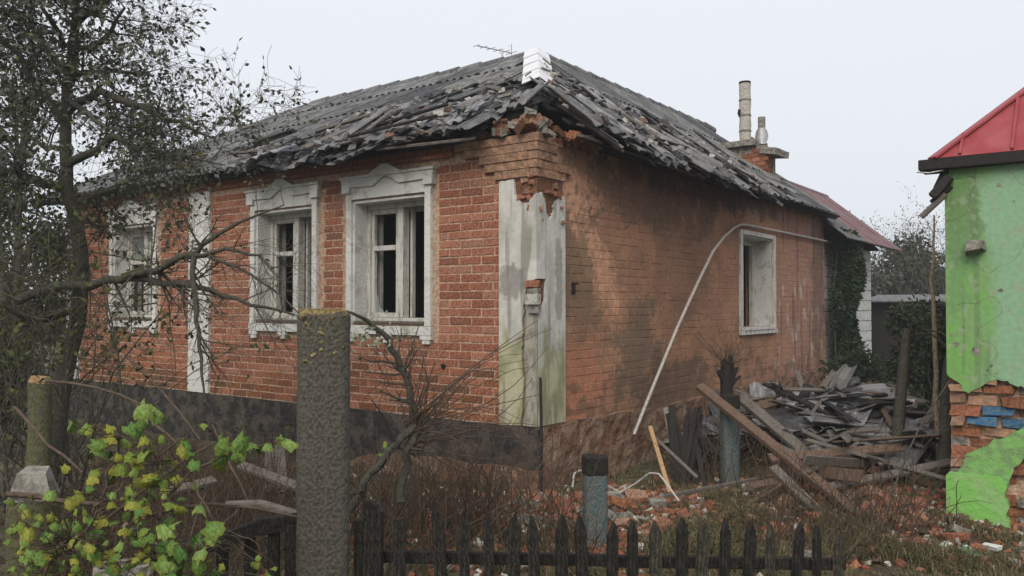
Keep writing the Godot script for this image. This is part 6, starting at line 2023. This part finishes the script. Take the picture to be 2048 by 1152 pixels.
func grass(r: RandomNumberGenerator) -> void:
	var tufts := []
	for k in 3:
		var mb := MB.new()
		for i in 20:
			var a := r.randf() * TAU
			var p := Vector3(r.randfn(0, 0.05), 0, r.randfn(0, 0.05))
			var d := Vector3(cos(a) * r.randf_range(0.3, 1.3), 1.0, sin(a) * r.randf_range(0.3, 1.3)).normalized()
			var l := r.randf_range(0.05, 0.16)
			var w := d.cross(Vector3.UP).normalized() * r.randf_range(0.0018, 0.0035)
			var m := p + d * l * 0.55
			var e := p + d * l + Vector3(0, -l * 0.35, 0)
			mb.col = L(0.125, 0.105, 0.055).lerp(L(0.075, 0.078, 0.034), r.randf())
			if r.randf() < 0.25: mb.col = L(0.21, 0.175, 0.10)
			mb.tri(p - w, p + w, m + w * 0.7); mb.tri(p - w, m + w * 0.7, m - w * 0.7); mb.tri(m - w * 0.7, m + w * 0.7, e)
		tufts.append(mb.mesh())
	for k in 3:
		var list := []
		for i in 3600:
			var p: Vector3
			if r.randf() < 0.62: p = Vector3(r.randfn(1.7, 0.75), 0, -r.randfn(5.1, 0.65))
			else: p = Vector3(r.randf_range(-4.2, 4.0), 0, -r.randf_range(2.6, 9.5))
			if inside_house(p, 0.12): continue
			if pow((p.x - 0.7) / 0.9, 2) + pow((p.z + 6.0) / 0.55, 2) < 1.0 and r.randf() < 0.85: continue
			if p.x > 3.2 and p.z < -5.5 and p.z > -7.0: continue
			if fn.get_noise_2d(p.x * 140.0 + 500.0, p.z * 140.0) < -0.08: continue
			list.append(p)
		var mm := MultiMesh.new()
		mm.transform_format = MultiMesh.TRANSFORM_3D
		mm.mesh = tufts[k]
		mm.instance_count = list.size()
		for i in list.size():
			mm.set_instance_transform(i, Transform3D(Basis(Vector3.UP, r.randf() * TAU).scaled(Vector3.ONE * r.randf_range(0.5, 1.1) * (1.0 + 0.7 * maxf(0.0, fn.get_noise_2d(list[i].x * 140.0 + 500.0, list[i].z * 140.0)))), on_ground(list[i], -0.005)))
		var o := MultiMeshInstance3D.new()
		o.name = ["dry_grass", "matted_grass", "weedy_grass"][k]
		o.multimesh = mm
		o.material_override = M.grass
		add_child(o)
		meta(o, ["dry olive grass matted over the yard", "short olive grass covering the trampled yard", "weedy grass scattered between rubble and fence"][k], "grass", "", "stuff")
	# leaf litter
	var mb2 := MB.new()
	for i in 5200:
		var p := Vector3(r.randf_range(-4.5, 4.2), 0, -r.randf_range(2.5, 8.5))
		if inside_house(p, 0.08): continue
		p = on_ground(p, 0.012 + r.randf() * 0.01)
		mb2.col = L(0.12, 0.07, 0.04).lerp(L(0.20, 0.15, 0.08), r.randf()) * r.randf_range(0.6, 1.2)
		leaf(mb2, p, Vector3(r.randfn(0, 1), r.randfn(0.1, 0.2), r.randfn(0, 1)).normalized(), r.randf_range(0.02, 0.05), r)
	solo("leaf_litter", mb2, M.leaf_dark, "brown fallen leaves scattered over the yard", "leaves", "", "stuff")

# ---------------------------------------------------------------- small things
func build_small_things() -> void:
	var r := RandomNumberGenerator.new()
	r.seed = 9
	var hx := house.transform
	# white gas pipe torn from the wall
	var mb := MB.new()
	var pts := []
	for q in [[8.25, 2.63, 0.06], [7.0, 2.63, 0.06], [5.6, 2.62, 0.065], [4.62, 2.615, 0.075], [4.42, 2.60, 0.08], [4.15, 2.54, 0.10], [3.75, 2.40, 0.13], [3.34, 2.20, 0.16], [2.93, 1.90, 0.19], [2.6, 1.62, 0.2], [2.3, 1.34, 0.2], [2.0, 1.03, 0.2], [1.72, 0.72, 0.19], [1.42, 0.33, 0.16]]:
		pts.append(hx * Vector3(q[2], q[1], -q[0]))
	var rd := []
	for p in pts: rd.append(0.017)
	mb.tube(pts, rd, 9)
	var gp := thing("gas_pipe", "bent white gas pipe hanging off the brick side wall", "pipe")
	part("pipe", mb, M.pipe, gp)
	for t in [7.6, 6.2, 4.9]:
		mb = MB.new()
		mb.cbox(hx * T(Vector3(0.03, 2.625, -t)), Vector3(0.075, 0.03, 0.03), 0.003)
		part("clip", mb, M.zinc, gp)
	# TV antenna on the ridge
	var an := thing("tv_antenna", "small metal television antenna on the roof ridge", "antenna")
	var Z := 10.85
	mb = MB.new()
	mb.tube([at(1004, 140, Z), at(1005, 97, Z)], [0.012, 0.011], 6)
	part("mast", mb, M.zinc, an)
	mb = MB.new()
	var b0 := at(953, 91, Z - 0.25); var b1 := at(1023, 106, Z + 0.25)
	mb.tube([b0, b1], [0.008, 0.008], 6)
	part("boom", mb, M.zinc, an)
	for k in 6:
		mb = MB.new()
		var c := b0.lerp(b1, k / 5.0)
		var half := 0.06 + 0.012 * k
		var d := Vector3(0.55, 0.35, -0.55).normalized()
		mb.tube([c - d * half, c + d * half], [0.005, 0.005], 5)
		part("element", mb, M.zinc, an)
	mb = MB.new()
	var rx := at(1023, 102, Z + 0.25)
	mb.tube([rx + Vector3(0, 0.10, 0), rx + Vector3(0, -0.08, 0)], [0.006, 0.006], 5)
	mb.tube([rx + Vector3(-0.04, 0.07, 0), rx + Vector3(0.0, 0.06, 0.02), rx + Vector3(0.0, -0.06, 0)], [0.005, 0.005, 0.005], 5)
	part("reflector", mb, M.zinc, an)
	# dark iron stake before the corner
	mb = MB.new()
	mb.tube([on_ground(at(1082, 1010, 6.5), -0.05), at(1083, 880, 6.5), at(1081, 755, 6.52)], [0.013, 0.013, 0.011], 7)
	solo("iron_stake", mb, M.char, "thin black iron stake standing before the cracked pilaster", "stake")
	# bent white tube in the rubble
	mb = MB.new()
	var wp := []
	for q in [[1145, 975, 5.5], [1148, 948, 5.6], [1160, 941, 5.7], [1190, 950, 5.85], [1215, 972, 5.95], [1240, 985, 6.0], [1270, 968, 5.95], [1300, 946, 5.85], [1318, 948, 5.75], [1335, 970, 5.65], [1358, 1002, 5.55]]: wp.append(at(q[0], q[1], q[2]))
	var wr := []
	for p in wp: wr.append(0.0075)
	mb.tube(wp, wr, 8)
	solo("bent_tube", mb, M.pipe, "thin bent white tube lying in the brick rubble", "tube")
	# grey round stone
	mb = MB.new()
	mb = concrete_column(Vector3.ZERO, 0.13, 0.12, 0.10, 3, 8, 0.008)
	var st := thing("stone", "round grey stone among the red brick rubble", "stone", on_ground(at(1315, 990, 5.9), -0.02))
	part("body", mb, M.cement, st)
	# hollow block and boards at the left
	var cb := thing("cinder_block", "grey broken cinder block in the weeds at the left", "block", on_ground(at(250, 985, 4.4), 0.10), 0.4)
	mb = MB.new()
	for q in [[-0.13, 0.0, 0.03, 0.18], [0.13, 0.0, 0.03, 0.18], [0.0, 0.0, 0.03, 0.18]]: mb.cbox(T(Vector3(q[0], 0, 0)), Vector3(q[2], q[3], 0.16), 0.004)
	mb.cbox(T(Vector3(0, 0.0, -0.07)), Vector3(0.29, 0.175, 0.025), 0.004)
	mb.cbox(T(Vector3(0, 0.04, 0.07)), Vector3(0.285, 0.09, 0.022), 0.004)
	part("body", mb, M.cement, cb)
	var defs := [[[480, 930, 5.2], [640, 990, 5.0], "grey board lying in the brush left of the concrete post"], [[330, 985, 4.6], [430, 960, 4.8], "short grey board behind the vine leaves"], [[560, 890, 5.9], [565, 985, 5.6], "upright weathered stake in the brush"], [[540, 900, 6.0], [540, 985, 5.7], "second upright stake beside the weathered one"]]
	for d in defs:
		mb = MB.new()
		stick(mb, at(d[0][0], d[0][1], d[0][2]), at(d[1][0], d[1][1], d[1][2]), 0.07, 0.025, 0.3)
		solo("board", mb, M.greywood, d[2], "board")
	# light scraps before the pickets
	for q in [[1490, 1118, 4.4, "white splinter on the grass behind the pickets"], [1455, 1108, 4.5, "small white scrap on the grass behind the pickets"], [960, 1004, 5.4, "white plaster lump in the rubble"], [1985, 1090, 5.2, "pale splinter in front of the green plinth"], [1890, 1085, 5.3, "greyish foil scrap in front of the green plinth"]]:
		mb = MB.new()
		mb.jbox(T(on_ground(at(q[0], q[1], q[2]), 0.025), Basis.from_euler(Vector3(0.1, r.randf() * TAU, 0.15))), Vector3(0.10, 0.03, 0.05), 0.01, r)
		solo("scrap", mb, M.white, q[3], "scrap")
